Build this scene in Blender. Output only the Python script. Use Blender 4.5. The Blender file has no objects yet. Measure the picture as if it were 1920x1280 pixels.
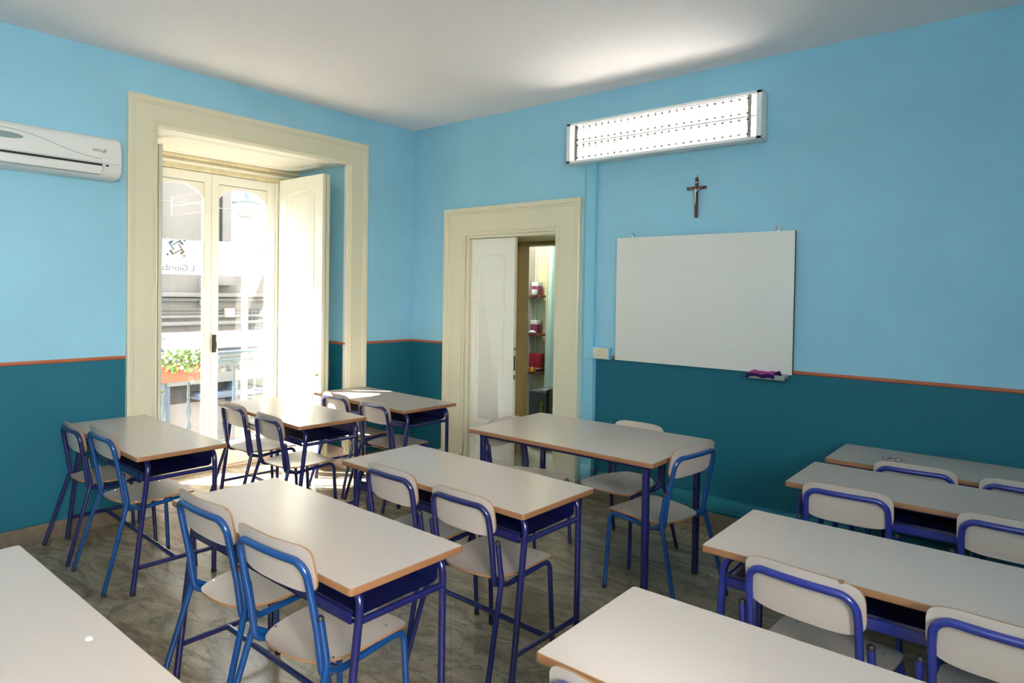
import bpy, bmesh, math, random
from mathutils import Vector, Matrix
from math import pi, sin, cos, radians as R
random.seed(7)
S = bpy.context.scene
C = S.collection

# ------------------------------------------------------------------ materials
MATS = {}
def mat(name, col=(.5, .5, .5), rough=.5, metal=0., spec=.5, coat=0., emit=None, es=0., bump=0., bscale=40., var=0., vscale=3.):
    if name in MATS: return MATS[name]
    m = bpy.data.materials.new(name); m.use_nodes = True
    nt = m.node_tree; b = nt.nodes['Principled BSDF']
    b.inputs['Base Color'].default_value = (*col, 1); b.inputs['Roughness'].default_value = rough
    b.inputs['Metallic'].default_value = metal; b.inputs['Specular IOR Level'].default_value = spec
    b.inputs['Coat Weight'].default_value = coat; b.inputs['Coat Roughness'].default_value = .12
    if emit: b.inputs['Emission Color'].default_value = (*emit, 1); b.inputs['Emission Strength'].default_value = es
    g = nt.nodes.new('ShaderNodeNewGeometry')
    if var > 0:
        n = nt.nodes.new('ShaderNodeTexNoise'); n.inputs['Scale'].default_value = vscale; n.inputs['Detail'].default_value = 5
        nt.links.new(g.outputs['Position'], n.inputs['Vector'])
        mx = nt.nodes.new('ShaderNodeMix'); mx.data_type = 'RGBA'
        mx.inputs['A'].default_value = (*[c * (1 - var) for c in col], 1); mx.inputs['B'].default_value = (*[min(1, c * (1 + var)) for c in col], 1)
        nt.links.new(n.outputs['Fac'], mx.inputs['Factor']); nt.links.new(mx.outputs['Result'], b.inputs['Base Color'])
    if bump > 0:
        n = nt.nodes.new('ShaderNodeTexNoise'); n.inputs['Scale'].default_value = bscale; n.inputs['Detail'].default_value = 4
        nt.links.new(g.outputs['Position'], n.inputs['Vector'])
        bp = nt.nodes.new('ShaderNodeBump'); bp.inputs['Strength'].default_value = bump; bp.inputs['Distance'].default_value = .004
        nt.links.new(n.outputs['Fac'], bp.inputs['Height']); nt.links.new(bp.outputs['Normal'], b.inputs['Normal'])
    MATS[name] = m
    return m

def math_node(nt, op, a, bval=None):
    n = nt.nodes.new('ShaderNodeMath'); n.operation = op
    if hasattr(a, 'links') or hasattr(a, 'is_output'): nt.links.new(a, n.inputs[0])
    else: n.inputs[0].default_value = a
    if bval is not None:
        if hasattr(bval, 'is_output'): nt.links.new(bval, n.inputs[1])
        else: n.inputs[1].default_value = bval
    return n.outputs[0]

LIGHT_BLUE = (.315, .61, .765)
TEAL = (.011, .138, .195)
def two_tone():
    m = mat('wall_paint', LIGHT_BLUE, .55, spec=.35, bump=.12, bscale=9.)
    nt = m.node_tree; b = nt.nodes['Principled BSDF']
    g = nt.nodes.new('ShaderNodeNewGeometry'); sx = nt.nodes.new('ShaderNodeSeparateXYZ')
    nt.links.new(g.outputs['Position'], sx.inputs[0])
    low = math_node(nt, 'LESS_THAN', sx.outputs['Z'], 1.19)
    # the strip behind the cable duct beside the door stays light blue down to the floor
    a = math_node(nt, 'GREATER_THAN', sx.outputs['X'], 2.0); c = math_node(nt, 'LESS_THAN', sx.outputs['X'], 2.245)
    d = math_node(nt, 'GREATER_THAN', sx.outputs['Y'], -.05)
    strip = math_node(nt, 'MULTIPLY', math_node(nt, 'MULTIPLY', a, c), d)
    inv = math_node(nt, 'SUBTRACT', 1.0, strip)
    fac = math_node(nt, 'MULTIPLY', low, inv)
    no = nt.nodes.new('ShaderNodeTexNoise'); no.inputs['Scale'].default_value = 1.6; no.inputs['Detail'].default_value = 6
    nt.links.new(g.outputs['Position'], no.inputs['Vector'])
    mx = nt.nodes.new('ShaderNodeMix'); mx.data_type = 'RGBA'
    mx.inputs['A'].default_value = (*LIGHT_BLUE, 1); mx.inputs['B'].default_value = (*TEAL, 1)
    nt.links.new(fac, mx.inputs['Factor'])
    mm = nt.nodes.new('ShaderNodeMix'); mm.data_type = 'RGBA'; mm.blend_type = 'MULTIPLY'
    mm.inputs['Factor'].default_value = .22
    nt.links.new(mx.outputs['Result'], mm.inputs['A']); nt.links.new(no.outputs['Fac'], mm.inputs['B'])
    gain = nt.nodes.new('ShaderNodeMix'); gain.data_type = 'RGBA'; gain.blend_type = 'MULTIPLY'; gain.inputs['Factor'].default_value = 1
    gain.inputs['B'].default_value = (1.12, 1.12, 1.12, 1)
    nt.links.new(mm.outputs['Result'], gain.inputs['A'])
    nt.links.new(gain.outputs['Result'], b.inputs['Base Color'])
    return m
WALL = two_tone()

def floor_mat():
    m = mat('marble_floor', (.3, .28, .24), .16, spec=.5)
    nt = m.node_tree; b = nt.nodes['Principled BSDF']; g = nt.nodes.new('ShaderNodeNewGeometry')
    mp = nt.nodes.new('ShaderNodeMapping'); mp.inputs['Rotation'].default_value = (0, 0, R(-50)); mp.inputs['Scale'].default_value = (1., 2.4, 1)
    nt.links.new(g.outputs['Position'], mp.inputs['Vector'])
    n1 = nt.nodes.new('ShaderNodeTexNoise'); n1.inputs['Scale'].default_value = 2.2; n1.inputs['Detail'].default_value = 9; n1.inputs['Roughness'].default_value = .66; n1.inputs['Distortion'].default_value = 1.2
    nt.links.new(mp.outputs[0], n1.inputs['Vector'])
    r1 = nt.nodes.new('ShaderNodeValToRGB'); e = r1.color_ramp.elements
    e[0].position = .3; e[0].color = (.14, .105, .068, 1); e[1].position = .72; e[1].color = (.50, .42, .31, 1)
    x = e.new(.48); x.color = (.30, .235, .155, 1); x = e.new(.58); x.color = (.38, .31, .22, 1)
    nt.links.new(n1.outputs['Fac'], r1.inputs[0])
    # thin dark veins
    n2 = nt.nodes.new('ShaderNodeTexNoise'); n2.inputs['Scale'].default_value = 1.5; n2.inputs['Detail'].default_value = 8; n2.inputs['Distortion'].default_value = 2.
    nt.links.new(mp.outputs[0], n2.inputs['Vector'])
    v = math_node(nt, 'ABSOLUTE', math_node(nt, 'SUBTRACT', n2.outputs['Fac'], .5))
    v = math_node(nt, 'MULTIPLY', v, 30.); v.node.use_clamp = True
    mx = nt.nodes.new('ShaderNodeMix'); mx.data_type = 'RGBA'; mx.inputs['A'].default_value = (.20, .165, .12, 1)
    nt.links.new(v, mx.inputs['Factor']); nt.links.new(r1.outputs[0], mx.inputs['B'])
    # diagonal slab joints
    br = nt.nodes.new('ShaderNodeTexBrick'); br.offset = 0; br.inputs['Scale'].default_value = 1
    br.inputs['Brick Width'].default_value = .4; br.inputs['Row Height'].default_value = .4; br.inputs['Mortar Size'].default_value = .0022
    br.inputs['Color1'].default_value = (1, 1, 1, 1); br.inputs['Color2'].default_value = (.95, .95, .95, 1); br.inputs['Mortar'].default_value = (.68, .65, .6, 1)
    mp2 = nt.nodes.new('ShaderNodeMapping'); mp2.inputs['Rotation'].default_value = (0, 0, R(45)); nt.links.new(g.outputs['Position'], mp2.inputs['Vector'])
    nt.links.new(mp2.outputs[0], br.inputs['Vector'])
    mu = nt.nodes.new('ShaderNodeMix'); mu.data_type = 'RGBA'; mu.blend_type = 'MULTIPLY'; mu.inputs['Factor'].default_value = .85
    nt.links.new(mx.outputs['Result'], mu.inputs['A']); nt.links.new(br.outputs['Color'], mu.inputs['B'])
    nt.links.new(mu.outputs['Result'], b.inputs['Base Color'])
    rr = nt.nodes.new('ShaderNodeMapRange'); rr.inputs['To Min'].default_value = .14; rr.inputs['To Max'].default_value = .34
    nt.links.new(n1.outputs['Fac'], rr.inputs[0]); nt.links.new(rr.outputs[0], b.inputs['Roughness'])
    return m
FLOOR = floor_mat()
CEIL = mat('ceiling_plaster', (.94, .88, .88), .8, spec=.2, bump=.08, bscale=3., var=.03, vscale=1.2)
BASE = mat('skirting_marble', (.22, .165, .115), .3, var=.45, vscale=22.)
BASE2 = mat('rosy_marble', (.62, .48, .40), .35, var=.25, vscale=18.)
CREAM = mat('cream_enamel', (.76, .70, .51), .33, spec=.45, var=.05, vscale=2.)
CREAM2 = mat('pale_cream_enamel', (.86, .83, .73), .35, spec=.4, var=.04, vscale=3.)
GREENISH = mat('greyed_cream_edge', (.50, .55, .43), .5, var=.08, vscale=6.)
AGED = mat('aged_cream', (.70, .61, .40), .5, var=.3, vscale=14.)
RAIL = mat('terracotta_rail', (.50, .135, .06), .4)
LAM = mat('greige_laminate', (.575, .48, .415), .24, spec=.45, var=.02, vscale=2.)
LAMC = mat('chair_laminate', (.58, .48, .41), .33, spec=.5, var=.02, vscale=2.)
EDGE = mat('beech_edge', (.31, .14, .06), .38, var=.18, vscale=30.)
CEDGE = mat('plywood_edge', (.36, .18, .08), .4, var=.2, vscale=60.)
NAVY = mat('indigo_enamel', (.012, .013, .095), .24, spec=.6, coat=.35)
BLUE = mat('bright_blue_enamel', (.005, .056, .21), .24, spec=.6, coat=.35)
NAVY_LIT = mat('indigo_enamel_lit', (.019, .030, .24), .24, spec=.6, coat=.35)  # indigo enamel copy, brightened to paint in the light on the right block
SHEET = mat('indigo_sheet_metal', (.009, .012, .07), .16, spec=.8, coat=.6)
RUB = mat('black_rubber', (.012, .012, .014), .5)
CHROME = mat('steel', (.6, .6, .6), .25, metal=1.)
WHITEP = mat('white_plastic', (.80, .80, .76), .35, var=.02)
WHITEM = mat('white_enamel_metal', (.82, .82, .80), .35)
BOARD = mat('board_enamel', (.78, .77, .71), .28, spec=.5, var=.02)
DARKE = mat('dark_board_edge', (.07, .05, .045), .5)
GREYP = mat('grey_plastic', (.30, .32, .31), .45)
BLACK = mat('black_slot', (.008, .008, .008), .6)
DUCT = mat('duct_light_blue', (.25, .58, .74), .45)
DUCTT = mat('duct_teal', (.025, .22, .30), .45)
BEIGE = mat('beige_plate', (.74, .66, .46), .4)
CROSSW = mat('dark_walnut', (.13, .045, .03), .4, var=.3, vscale=30.)
SILVER = mat('silvered_metal', (.62, .58, .50), .35, metal=.6)
CLOTH = mat('magenta_felt', (.42, .06, .26), .9, spec=.1)
CLOTHD = mat('dark_violet_felt', (.03, .012, .07), .9, spec=.1)
GOLDT = mat('old_brass', (.5, .35, .12), .35, metal=.8)
DBRONZE = mat('dark_bronze', (.06, .055, .04), .4, metal=.5)

def glass_mat():
    m = bpy.data.materials.new('window_glass'); m.use_nodes = True; nt = m.node_tree; nt.nodes.clear()
    o = nt.nodes.new('ShaderNodeOutputMaterial'); t = nt.nodes.new('ShaderNodeBsdfTransparent'); gl = nt.nodes.new('ShaderNodeBsdfGlossy')
    t.inputs[0].default_value = (.96, .98, .98, 1); gl.inputs['Roughness'].default_value = .02
    mx = nt.nodes.new('ShaderNodeMixShader'); mx.inputs[0].default_value = .06
    nt.links.new(t.outputs[0], mx.inputs[1]); nt.links.new(gl.outputs[0], mx.inputs[2]); nt.links.new(mx.outputs[0], o.inputs[0])
    return m
GLASS = glass_mat()
def film_mat(name, col, tr):
    m = bpy.data.materials.new(name); m.use_nodes = True; nt = m.node_tree; nt.nodes.clear()
    o = nt.nodes.new('ShaderNodeOutputMaterial'); t = nt.nodes.new('ShaderNodeBsdfTranslucent'); d = nt.nodes.new('ShaderNodeBsdfDiffuse')
    t.inputs[0].default_value = (*col, 1); d.inputs[0].default_value = (*col, 1)
    mx = nt.nodes.new('ShaderNodeMixShader'); mx.inputs[0].default_value = tr
    nt.links.new(d.outputs[0], mx.inputs[1]); nt.links.new(t.outputs[0], mx.inputs[2]); nt.links.new(mx.outputs[0], o.inputs[0])
    return m
FILM = film_mat('white_window_film', (.50, .50, .50), .8)
FILMB = film_mat('blue_window_film', (.35, .41, .47), .8)
FILMO = film_mat('orange_window_film', (.49, .43, .35), .8)
FILMG = film_mat('grey_window_film', (.39, .40, .415), .8)

# ------------------------------------------------------------------ mesh helpers
class MB:
    def __init__(s): s.v = []; s.f = []; s.m = []; s.mats = []; s.sm = []
    def mi(s, m):
        if m not in s.mats: s.mats.append(m)
        return s.mats.index(m)
    def add(s, vs, fs, m, smooth=False):
        b = len(s.v); s.v += [tuple(v) for v in vs]; k = s.mi(m)
        for f in fs: s.f.append([b + i for i in f]); s.m.append(k); s.sm.append(smooth)
        return s
    def build(s, name, parent=None, loc=None, rot=None, angle=35):
        me = bpy.data.meshes.new(name); me.from_pydata(s.v, [], s.f)
        for m in s.mats: me.materials.append(m)
        me.polygons.foreach_set('material_index', s.m); me.polygons.foreach_set('use_smooth', s.sm)
        bm = bmesh.new(); bm.from_mesh(me); bmesh.ops.recalc_face_normals(bm, faces=bm.faces); bm.to_mesh(me); bm.free()
        me.set_sharp_from_angle(angle=R(angle))
        o = bpy.data.objects.new(name, me); C.objects.link(o)
        if parent: o.parent = parent
        if loc: o.location = loc
        if rot: o.rotation_euler = rot
        return o
    # shapes
    def box(s, lo, hi, m, bev=0.):
        if bev <= 0:
            x0, y0, z0 = lo; x1, y1, z1 = hi
            return s.add([(x0, y0, z0), (x1, y0, z0), (x1, y1, z0), (x0, y1, z0), (x0, y0, z1), (x1, y0, z1), (x1, y1, z1), (x0, y1, z1)],
                         [(0, 3, 2, 1), (4, 5, 6, 7), (0, 1, 5, 4), (1, 2, 6, 5), (2, 3, 7, 6), (3, 0, 4, 7)], m)
        bm = bmesh.new(); bmesh.ops.create_cube(bm, size=1)
        for v in bm.verts: v.co = Vector([lo[i] + (v.co[i] + .5) * (hi[i] - lo[i]) for i in range(3)])
        bmesh.ops.bevel(bm, geom=bm.edges[:], offset=bev, segments=2, profile=.6, affect='EDGES')
        bm.verts.index_update()
        s.add([v.co[:] for v in bm.verts], [[v.index for v in f.verts] for f in bm.faces], m, True); bm.free(); return s
    def tube(s, pts, r, m, seg=10, cap=True, taper=None, closed=False):
        P = [Vector(p) for p in pts]; n = len(P); rings = []
        T = []
        for i in range(n):
            a = P[(i - 1) % n] if (i > 0 or closed) else P[i]; b = P[(i + 1) % n] if (i < n - 1 or closed) else P[i]
            T.append((b - a).normalized())
        up = Vector((0, 0, 1)) if abs(T[0].z) < .9 else Vector((1, 0, 0))
        N = (up - T[0] * up.dot(T[0])).normalized(); vs = []
        if closed:
            N = Vector((0, 0, 0))
            for i in range(n): N += (P[i] - P[0]).cross(P[(i + 1) % n] - P[0])
            N.normalize()
        for i in range(n):
            if i and not closed: N = (N - T[i] * N.dot(T[i])).normalized()
            B = T[i].cross(N); rr = r if taper is None else taper[i]
            for k in range(seg):
                a = 2 * pi * k / seg; vs.append(P[i] + (N * cos(a) + B * sin(a)) * rr)
        fs = [(i * seg + k, i * seg + (k + 1) % seg, (i + 1) * seg + (k + 1) % seg, (i + 1) * seg + k) for i in range(n - 1) for k in range(seg)]
        if closed: fs += [((n - 1) * seg + k, (n - 1) * seg + (k + 1) % seg, (k + 1) % seg, k) for k in range(seg)]
        s.add(vs, fs, m, True)
        if cap and not closed:
            b = len(s.v) - len(vs); k_ = s.mi(m)
            s.f.append([b + k for k in range(seg)][::-1]); s.m.append(k_); s.sm.append(False)
            s.f.append([b + (n - 1) * seg + k for k in range(seg)]); s.m.append(k_); s.sm.append(False)
        return s
    def lathe(s, c, prof, m, seg=20, axis='z', smooth=True):
        vs = []
        for r, h in prof:
            for k in range(seg):
                a = 2 * pi * k / seg
                if axis == 'z': p = (c[0] + r * cos(a), c[1] + r * sin(a), c[2] + h)
                elif axis == 'y': p = (c[0] + r * cos(a), c[1] + h, c[2] + r * sin(a))
                else: p = (c[0] + h, c[1] + r * cos(a), c[2] + r * sin(a))
                vs.append(p)
        n = len(prof)
        fs = [(i * seg + k, i * seg + (k + 1) % seg, (i + 1) * seg + (k + 1) % seg, (i + 1) * seg + k) for i in range(n - 1) for k in range(seg)]
        fs += [list(range(seg))[::-1], [(n - 1) * seg + k for k in range(seg)]]
        return s.add(vs, fs, m, smooth)
    def slab(s, outline, fn_top, fn_bot, mt, me, mb=None, rings=7):
        """outline: 2-D points round the centre; fn_top/fn_bot map (u,v)->3-D; edge strip in material me"""
        mb = mb or mt; n = len(outline); cx = sum(p[0] for p in outline) / n; cy = sum(p[1] for p in outline) / n
        def sheet(fn, m, flip):
            vs = [fn(cx, cy)]; fs = []
            for j in range(1, rings + 1):
                t = j / rings
                for p in outline: vs.append(fn(cx + (p[0] - cx) * t, cy + (p[1] - cy) * t))
            for k in range(n): fs.append((0, 1 + k, 1 + (k + 1) % n))
            for j in range(rings - 1):
                for k in range(n):
                    a = 1 + j * n + k; b = 1 + j * n + (k + 1) % n; fs.append((a, a + n, b + n, b))
            if flip: fs = [f[::-1] for f in fs]
            s.add(vs, fs, m, True)
        sheet(fn_top, mt, False); sheet(fn_bot, mb, True)
        vt = [fn_top(*p) for p in outline]; vb = [fn_bot(*p) for p in outline]
        vm = []
        for a, b, p in zip(vt, vb, outline):
            d = Vector((p[0] - cx, p[1] - cy)).normalized() if (p[0] - cx or p[1] - cy) else Vector((0, 0))
            vm.append((Vector(a) + Vector(b)) / 2)
        s.add(vt + vb, [(k, (k + 1) % n, n + (k + 1) % n, n + k) for k in range(n)], me, True)
        return s
    def prism(s, outline, z0, z1, m, mtop=None, bev=0.):
        """flat plate with a vertical extrusion of a 2-D outline; eased top and bottom edge"""
        n = len(outline); mtop = mtop or m
        cx = sum(p[0] for p in outline) / n; cy = sum(p[1] for p in outline) / n
        def inset(d):
            out = []
            for i in range(n):
                a = Vector(outline[i - 1]); b = Vector(outline[i]); c = Vector(outline[(i + 1) % n])
                e1 = (b - a); e2 = (c - b)
                n1 = Vector((-e1.y, e1.x)).normalized() if e1.length > 1e-7 else Vector((0, 0)); n2 = Vector((-e2.y, e2.x)).normalized() if e2.length > 1e-7 else n1
                q = (n1 + n2); q = q / max(q.length_squared / 2, .3)
                out.append(b + q * d)
            return out
        a2 = sum(outline[i - 1][0] * outline[i][1] - outline[i][0] * outline[i - 1][1] for i in range(n))
        sg = 1 if a2 > 0 else -1
        L = []
        lv = [(0, z0 + bev), (0, z1 - bev)] if bev else [(0, z0), (0, z1)]
        if bev: lv = [(bev, z0)] + lv + [(bev * .35, z1 - bev * .35), (bev, z1)]
        for d, z in lv: L.append([(q[0], q[1], z) for q in inset(d * sg)])
        vs = [v for l in L for v in l]; k_ = len(L)
        s.add(vs, [(i * n + k, i * n + (k + 1) % n, (i + 1) * n + (k + 1) % n, (i + 1) * n + k) for i in range(k_ - 1) for k in range(n)], m, True)
        s.add(L[-1], [list(range(n))], mtop); s.add(L[0], [list(range(n))[::-1]], mtop)
        return s

def fillet(pts, rad, n=6):
    P = [Vector(p) for p in pts]; out = [P[0]]
    rads = rad if isinstance(rad, (list, tuple)) else [rad] * (len(P) - 2)
    for i in range(1, len(P) - 1):
        a = P[i - 1] - P[i]; b = P[i + 1] - P[i]; la, lb = a.length, b.length; a.normalize(); b.normalize()
        ang = a.angle(b); r = rads[i - 1]
        if r <= 0 or ang > pi - .02: out.append(P[i]); continue
        d = min(r / math.tan(ang / 2), la * .49 if i > 1 else la * .98, lb * .49 if i < len(P) - 2 else lb * .98)
        p0 = P[i] + a * d; p1 = P[i] + b * d
        for k in range(n + 1):
            t = k / n; out.append(p0 * (1 - t) ** 2 + P[i] * 2 * t * (1 - t) + p1 * t ** 2)
    out.append(P[-1]); return out
def rrect(x0, y0, x1, y1, r, n=5):
    o = []
    for cx, cy, a0 in ((x1 - r, y0 + r, -90), (x1 - r, y1 - r, 0), (x0 + r, y1 - r, 90), (x0 + r, y0 + r, 180)):
        for k in range(n + 1):
            a = R(a0 + 90 * k / n); o.append((cx + r * cos(a), cy + r * sin(a)))
    return o
def tag(o, label=None, cat=None, group=None, kind=None):
    if label: o['label'] = label
    if cat: o['category'] = cat
    if group: o['group'] = group
    if kind: o['kind'] = kind
    return o
def empty(name, loc=(0, 0, 0), rz=0.):
    o = bpy.data.objects.new(name, None); o.empty_display_size = .1; C.objects.link(o)
    o.location = loc; o.rotation_euler = (0, 0, rz); return o
def kids(o): return [c for c in bpy.data.objects if c.parent == o]
def copy_tree(o, parent=None):
    c = o.copy(); C.objects.link(c); c.parent = parent
    for ch in kids(o): copy_tree(ch, c)
    return c
def swap_mat(o, a, b):
    for x in [o] + kids(o) + [g for k in kids(o) for g in kids(k)]:
        if x.type == 'MESH' and a.name in [m.name for m in x.data.materials]:
            x.data = x.data.copy()
            for i, m in enumerate(x.data.materials):
                if m == a: x.data.materials[i] = b

# ------------------------------------------------------------------ room shell
CZ = 3.352; XR = 6.75; YB = -6.9
WY0, WY1, WZ = -2.545, -.815, 2.89       # window recess in the wall x = 0
DX0, DX1, DZ = .755, 1.83, 2.24          # doorway in the wall y = 0
RD = .87                                 # recess depth
def quad(mb, a, b, c, d, m): mb.add([a, b, c, d], [(0, 1, 2, 3)], m)
mb = MB(); mb.box((-RD - .02, YB - .1, -.12), (XR + .6, 4.2, 0), FLOOR); tag(mb.build('floor'), kind='structure')
mb = MB(); mb.box((-.3, YB - .1, CZ), (XR + .6, .3, CZ + .15), CEIL); tag(mb.build('ceiling'), kind='structure')
# left wall with a window recess
mb = MB(); T = RD + .18
mb.box((-T, YB - .1, 0), (0, WY0, CZ), WALL); mb.box((-T, WY1 , 0), (0, .2, CZ), WALL)
mb.box((-T, WY0, WZ), (0, WY1, CZ), WALL)
tag(mb.build('wall_left'), kind='structure')
# front wall (whiteboard wall) with doorway, 0.93 thick
mb = MB()
mb.box((0, 0, 0), (DX0, .93, CZ), WALL); mb.box((DX1, 0, 0), (XR + .1, .93, CZ), WALL); mb.box((DX0, 0, DZ + .0), (DX1, .93, CZ), WALL)
tag(mb.build('wall_front'), kind='structure')
BY0, BY1, BZ, BB = -6.4, -4.6, 2.95, 1.75  # unseen opening added for fill light; thick wall trims its grazing spread
mb = MB(); mb.box((XR, YB - .15, 0), (XR + .55, BY0, CZ), WALL); mb.box((XR, BY1, 0), (XR + .55, 0, CZ), WALL); mb.box((XR, BY0, BZ), (XR + .55, BY1, CZ), WALL); mb.box((XR, BY0, 0), (XR + .55, BY1, BB), WALL); tag(mb.build('wall_right'), kind='structure')
mb = MB(); mb.box((0, YB - .15, 0), (XR, YB, CZ), WALL); tag(mb.build('wall_back'), kind='structure')
mb = MB()
for lo, hi in (((XR + .40, BY0, BB), (XR + .46, BY0 + .07, BZ)), ((XR + .40, BY1 - .07, BB), (XR + .46, BY1, BZ)), ((XR + .40, BY0, BZ - .07), (XR + .46, BY1, BZ)), ((XR + .40, BY0, BB), (XR + .46, BY1, BB + .07)), ((XR + .40, (BY0 + BY1) / 2 - .05, BB), (XR + .46, (BY0 + BY1) / 2 + .05, BZ))): mb.box(lo, hi, CREAM, .004)
tag(mb.build('fill_window'), kind='structure')  # frame of the added fill opening, out of view
# skirting
def strip_box(name, boxes, m, bev=.004, kind='structure'):
    mb = MB()
    for lo, hi in boxes: mb.box(lo, hi, m, bev)
    return tag(mb.build(name), kind=kind)
strip_box('baseboard_left', [((0, YB, 0), (.018, -2.76, .115)), ((0, -.60, 0), (.018, 0, .115))], BASE)
strip_box('baseboard_front', [((.018, -.018, 0), (.50, 0, .115)), ((2.05, -.018, 0), (XR, 0, .115))], BASE)
strip_box('baseboard_right', [((XR - .018, YB, 0), (XR, -.018, .115))], BASE)
# dado rails: half-round moulding
def rail(name, a, b, nrm):
    mb = MB(); a = Vector(a); b = Vector(b); nrm = Vector(nrm); vs = []
    for p in (a, b):
        for k in range(7):
            t = R(-90 + 30 * k); vs.append(p + nrm * (.012 * cos(t)) + Vector((0, 0, .0125 * sin(t))))
    mb.add(vs, [(k, k + 1, 8 + k, 7 + k) for k in range(6)], RAIL, True); mb.add([vs[0], vs[6], vs[13], vs[7]], [(0, 1, 2, 3)], RAIL)
    mb.add(vs[:7], [list(range(7))], RAIL); mb.add(vs[7:], [list(range(7))], RAIL)
    return tag(mb.build(name), kind='structure')
rail('trim_1', (0, YB, 1.19), (0, -2.752, 1.19), (1, 0, 0))
rail('trim_2', (0, -.598, 1.19), (0, 0, 1.19), (1, 0, 0))
rail('trim_3', (0, 0, 1.19), (.49, 0, 1.19), (0, -1, 0))
rail('trim_4', (2.40, 0, 1.19), (XR, 0, 1.19), (0, -1, 0))
rail('trim_5', (-.72, WY1, 1.19), (-.02, WY1, 1.19), (0, -1, 0))
rail('trim_6', (XR, 0, 1.19), (XR, YB, 1.19), (-1, 0, 0))

# door/window casings: mitred profile round three sides
def casing(name, inner, outer_w, prof, place, m, splayb=0.):
    """inner=(a0,a1,top); prof list of (w,d) from inner edge outwards; place(a,z,d)->xyz"""
    a0, a1, zt = inner; mb = MB(); vs = []; n = len(prof)
    for w, d in prof:
        vs += [place(a0 - w, 0, d), place(a0 - w, zt + w, d), place(a1 + w, zt + w, d), place(a1 + w, 0, d)]
    fs = [(i * 4 + k, i * 4 + k + 1, (i + 1) * 4 + k + 1, (i + 1) * 4 + k) for i in range(n - 1) for k in range(3)]
    mb.add(vs, fs, m, False)
    return mb
profW = [(0, -.03), (0, .030), (.006, .036), (.016, .036), (.019, .029), (.026, .029), (.030, .022), (.036, .022), (.15, .022), (.155, .028), (.165, .028), (.170, .034), (.196, .038), (.203, .034), (.203, 0)]
mb = casing('w', (WY0 + .0, WY1, WZ), .2, profW, lambda a, z, d: (d, a, z), CREAM); 
tag(mb.build('trim_7'), kind='structure')
profD = [(0, -.02), (0, .02), (.02, .022), (.024, .03), (.036, .03), (.040, .022), (.05, .022), (.16, .026), (.20, .026), (.205, .034), (.218, .036), (.224, .044), (.255, .05), (.262, .044), (.262, 0)]
mb = casing('d', (DX0, DX1, DZ), .26, profD, lambda a, z, d: (a, -d, z), CREAM)
mb.box((DX0 - .27, -.062, 0), (DX0 - .0, 0, .13), CREAM, .006); mb.box((DX1 + .0, -.062, 0), (DX1 + .27, 0, .13), CREAM, .006)
mb.box((DX0 - .275, -.066, .12), (DX0 + .0, 0, .145), CREAM, .006); mb.box((DX1 + .0, -.066, .12), (DX1 + .275, 0, .145), CREAM, .006)
tag(mb.build('trim_8'), kind='structure')

# window recess lining: pale soffit with a moulded panel, lintel moulding, marble threshold
mb = MB()
mb.box((-RD - .05, WY0 , WZ - .012), (-.0, WY1, WZ), CREAM2)
def ring(mb, pts, r, m): mb.tube(pts, r, m, seg=6, closed=True)
pts = [(x, y, WZ - .014) for x, y in rrect(-RD + .12, WY0 + .12, -.14, WY1 - .12, .16, 6)]
ring(mb, pts, .009, CREAM2)
pts = [(x, y, WZ - .014) for x, y in rrect(-RD + .16, WY0 + .16, -.18, WY1 - .16, .13, 6)]
ring(mb, pts, .005, CREAM2)
tag(mb.build('trim_9'), kind='structure')
mb = MB()
mb.box((-RD - .04, WY0, 2.755), (-RD + .015, WY1, WZ - .012), AGED, .004)
mb.box((-RD - .04, WY0, 2.845), (-RD + .05, WY1, WZ - .012), AGED, .008)
mb.box((-RD - .04, WY0, 2.80), (-RD + .035, WY1, 2.822), CREAM2, .006)
tag(mb.build('trim_10'), kind='structure')
strip_box('baseboard_recess', [((-.72, WY1 - .02, 0), (-.03, WY1, .20)), ((-.72, WY0, 0), (-.03, WY0 + .02, .20))], BASE2)
mb = MB(); mb.box((-RD - .17, WY0, 0), (-RD + .03, WY1, .022), BASE2, .004); tag(mb.build('trim_11'), kind='structure')
# inner reveal frame: cream corner strip in the recess
strip_box('trim_12', [((-.06, WY1 - .008, .0), (-.0, WY1, WZ - .012)), ((-.06, WY0, .0), (0, WY0 + .008, WZ - .012))], CREAM2, .002)

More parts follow.
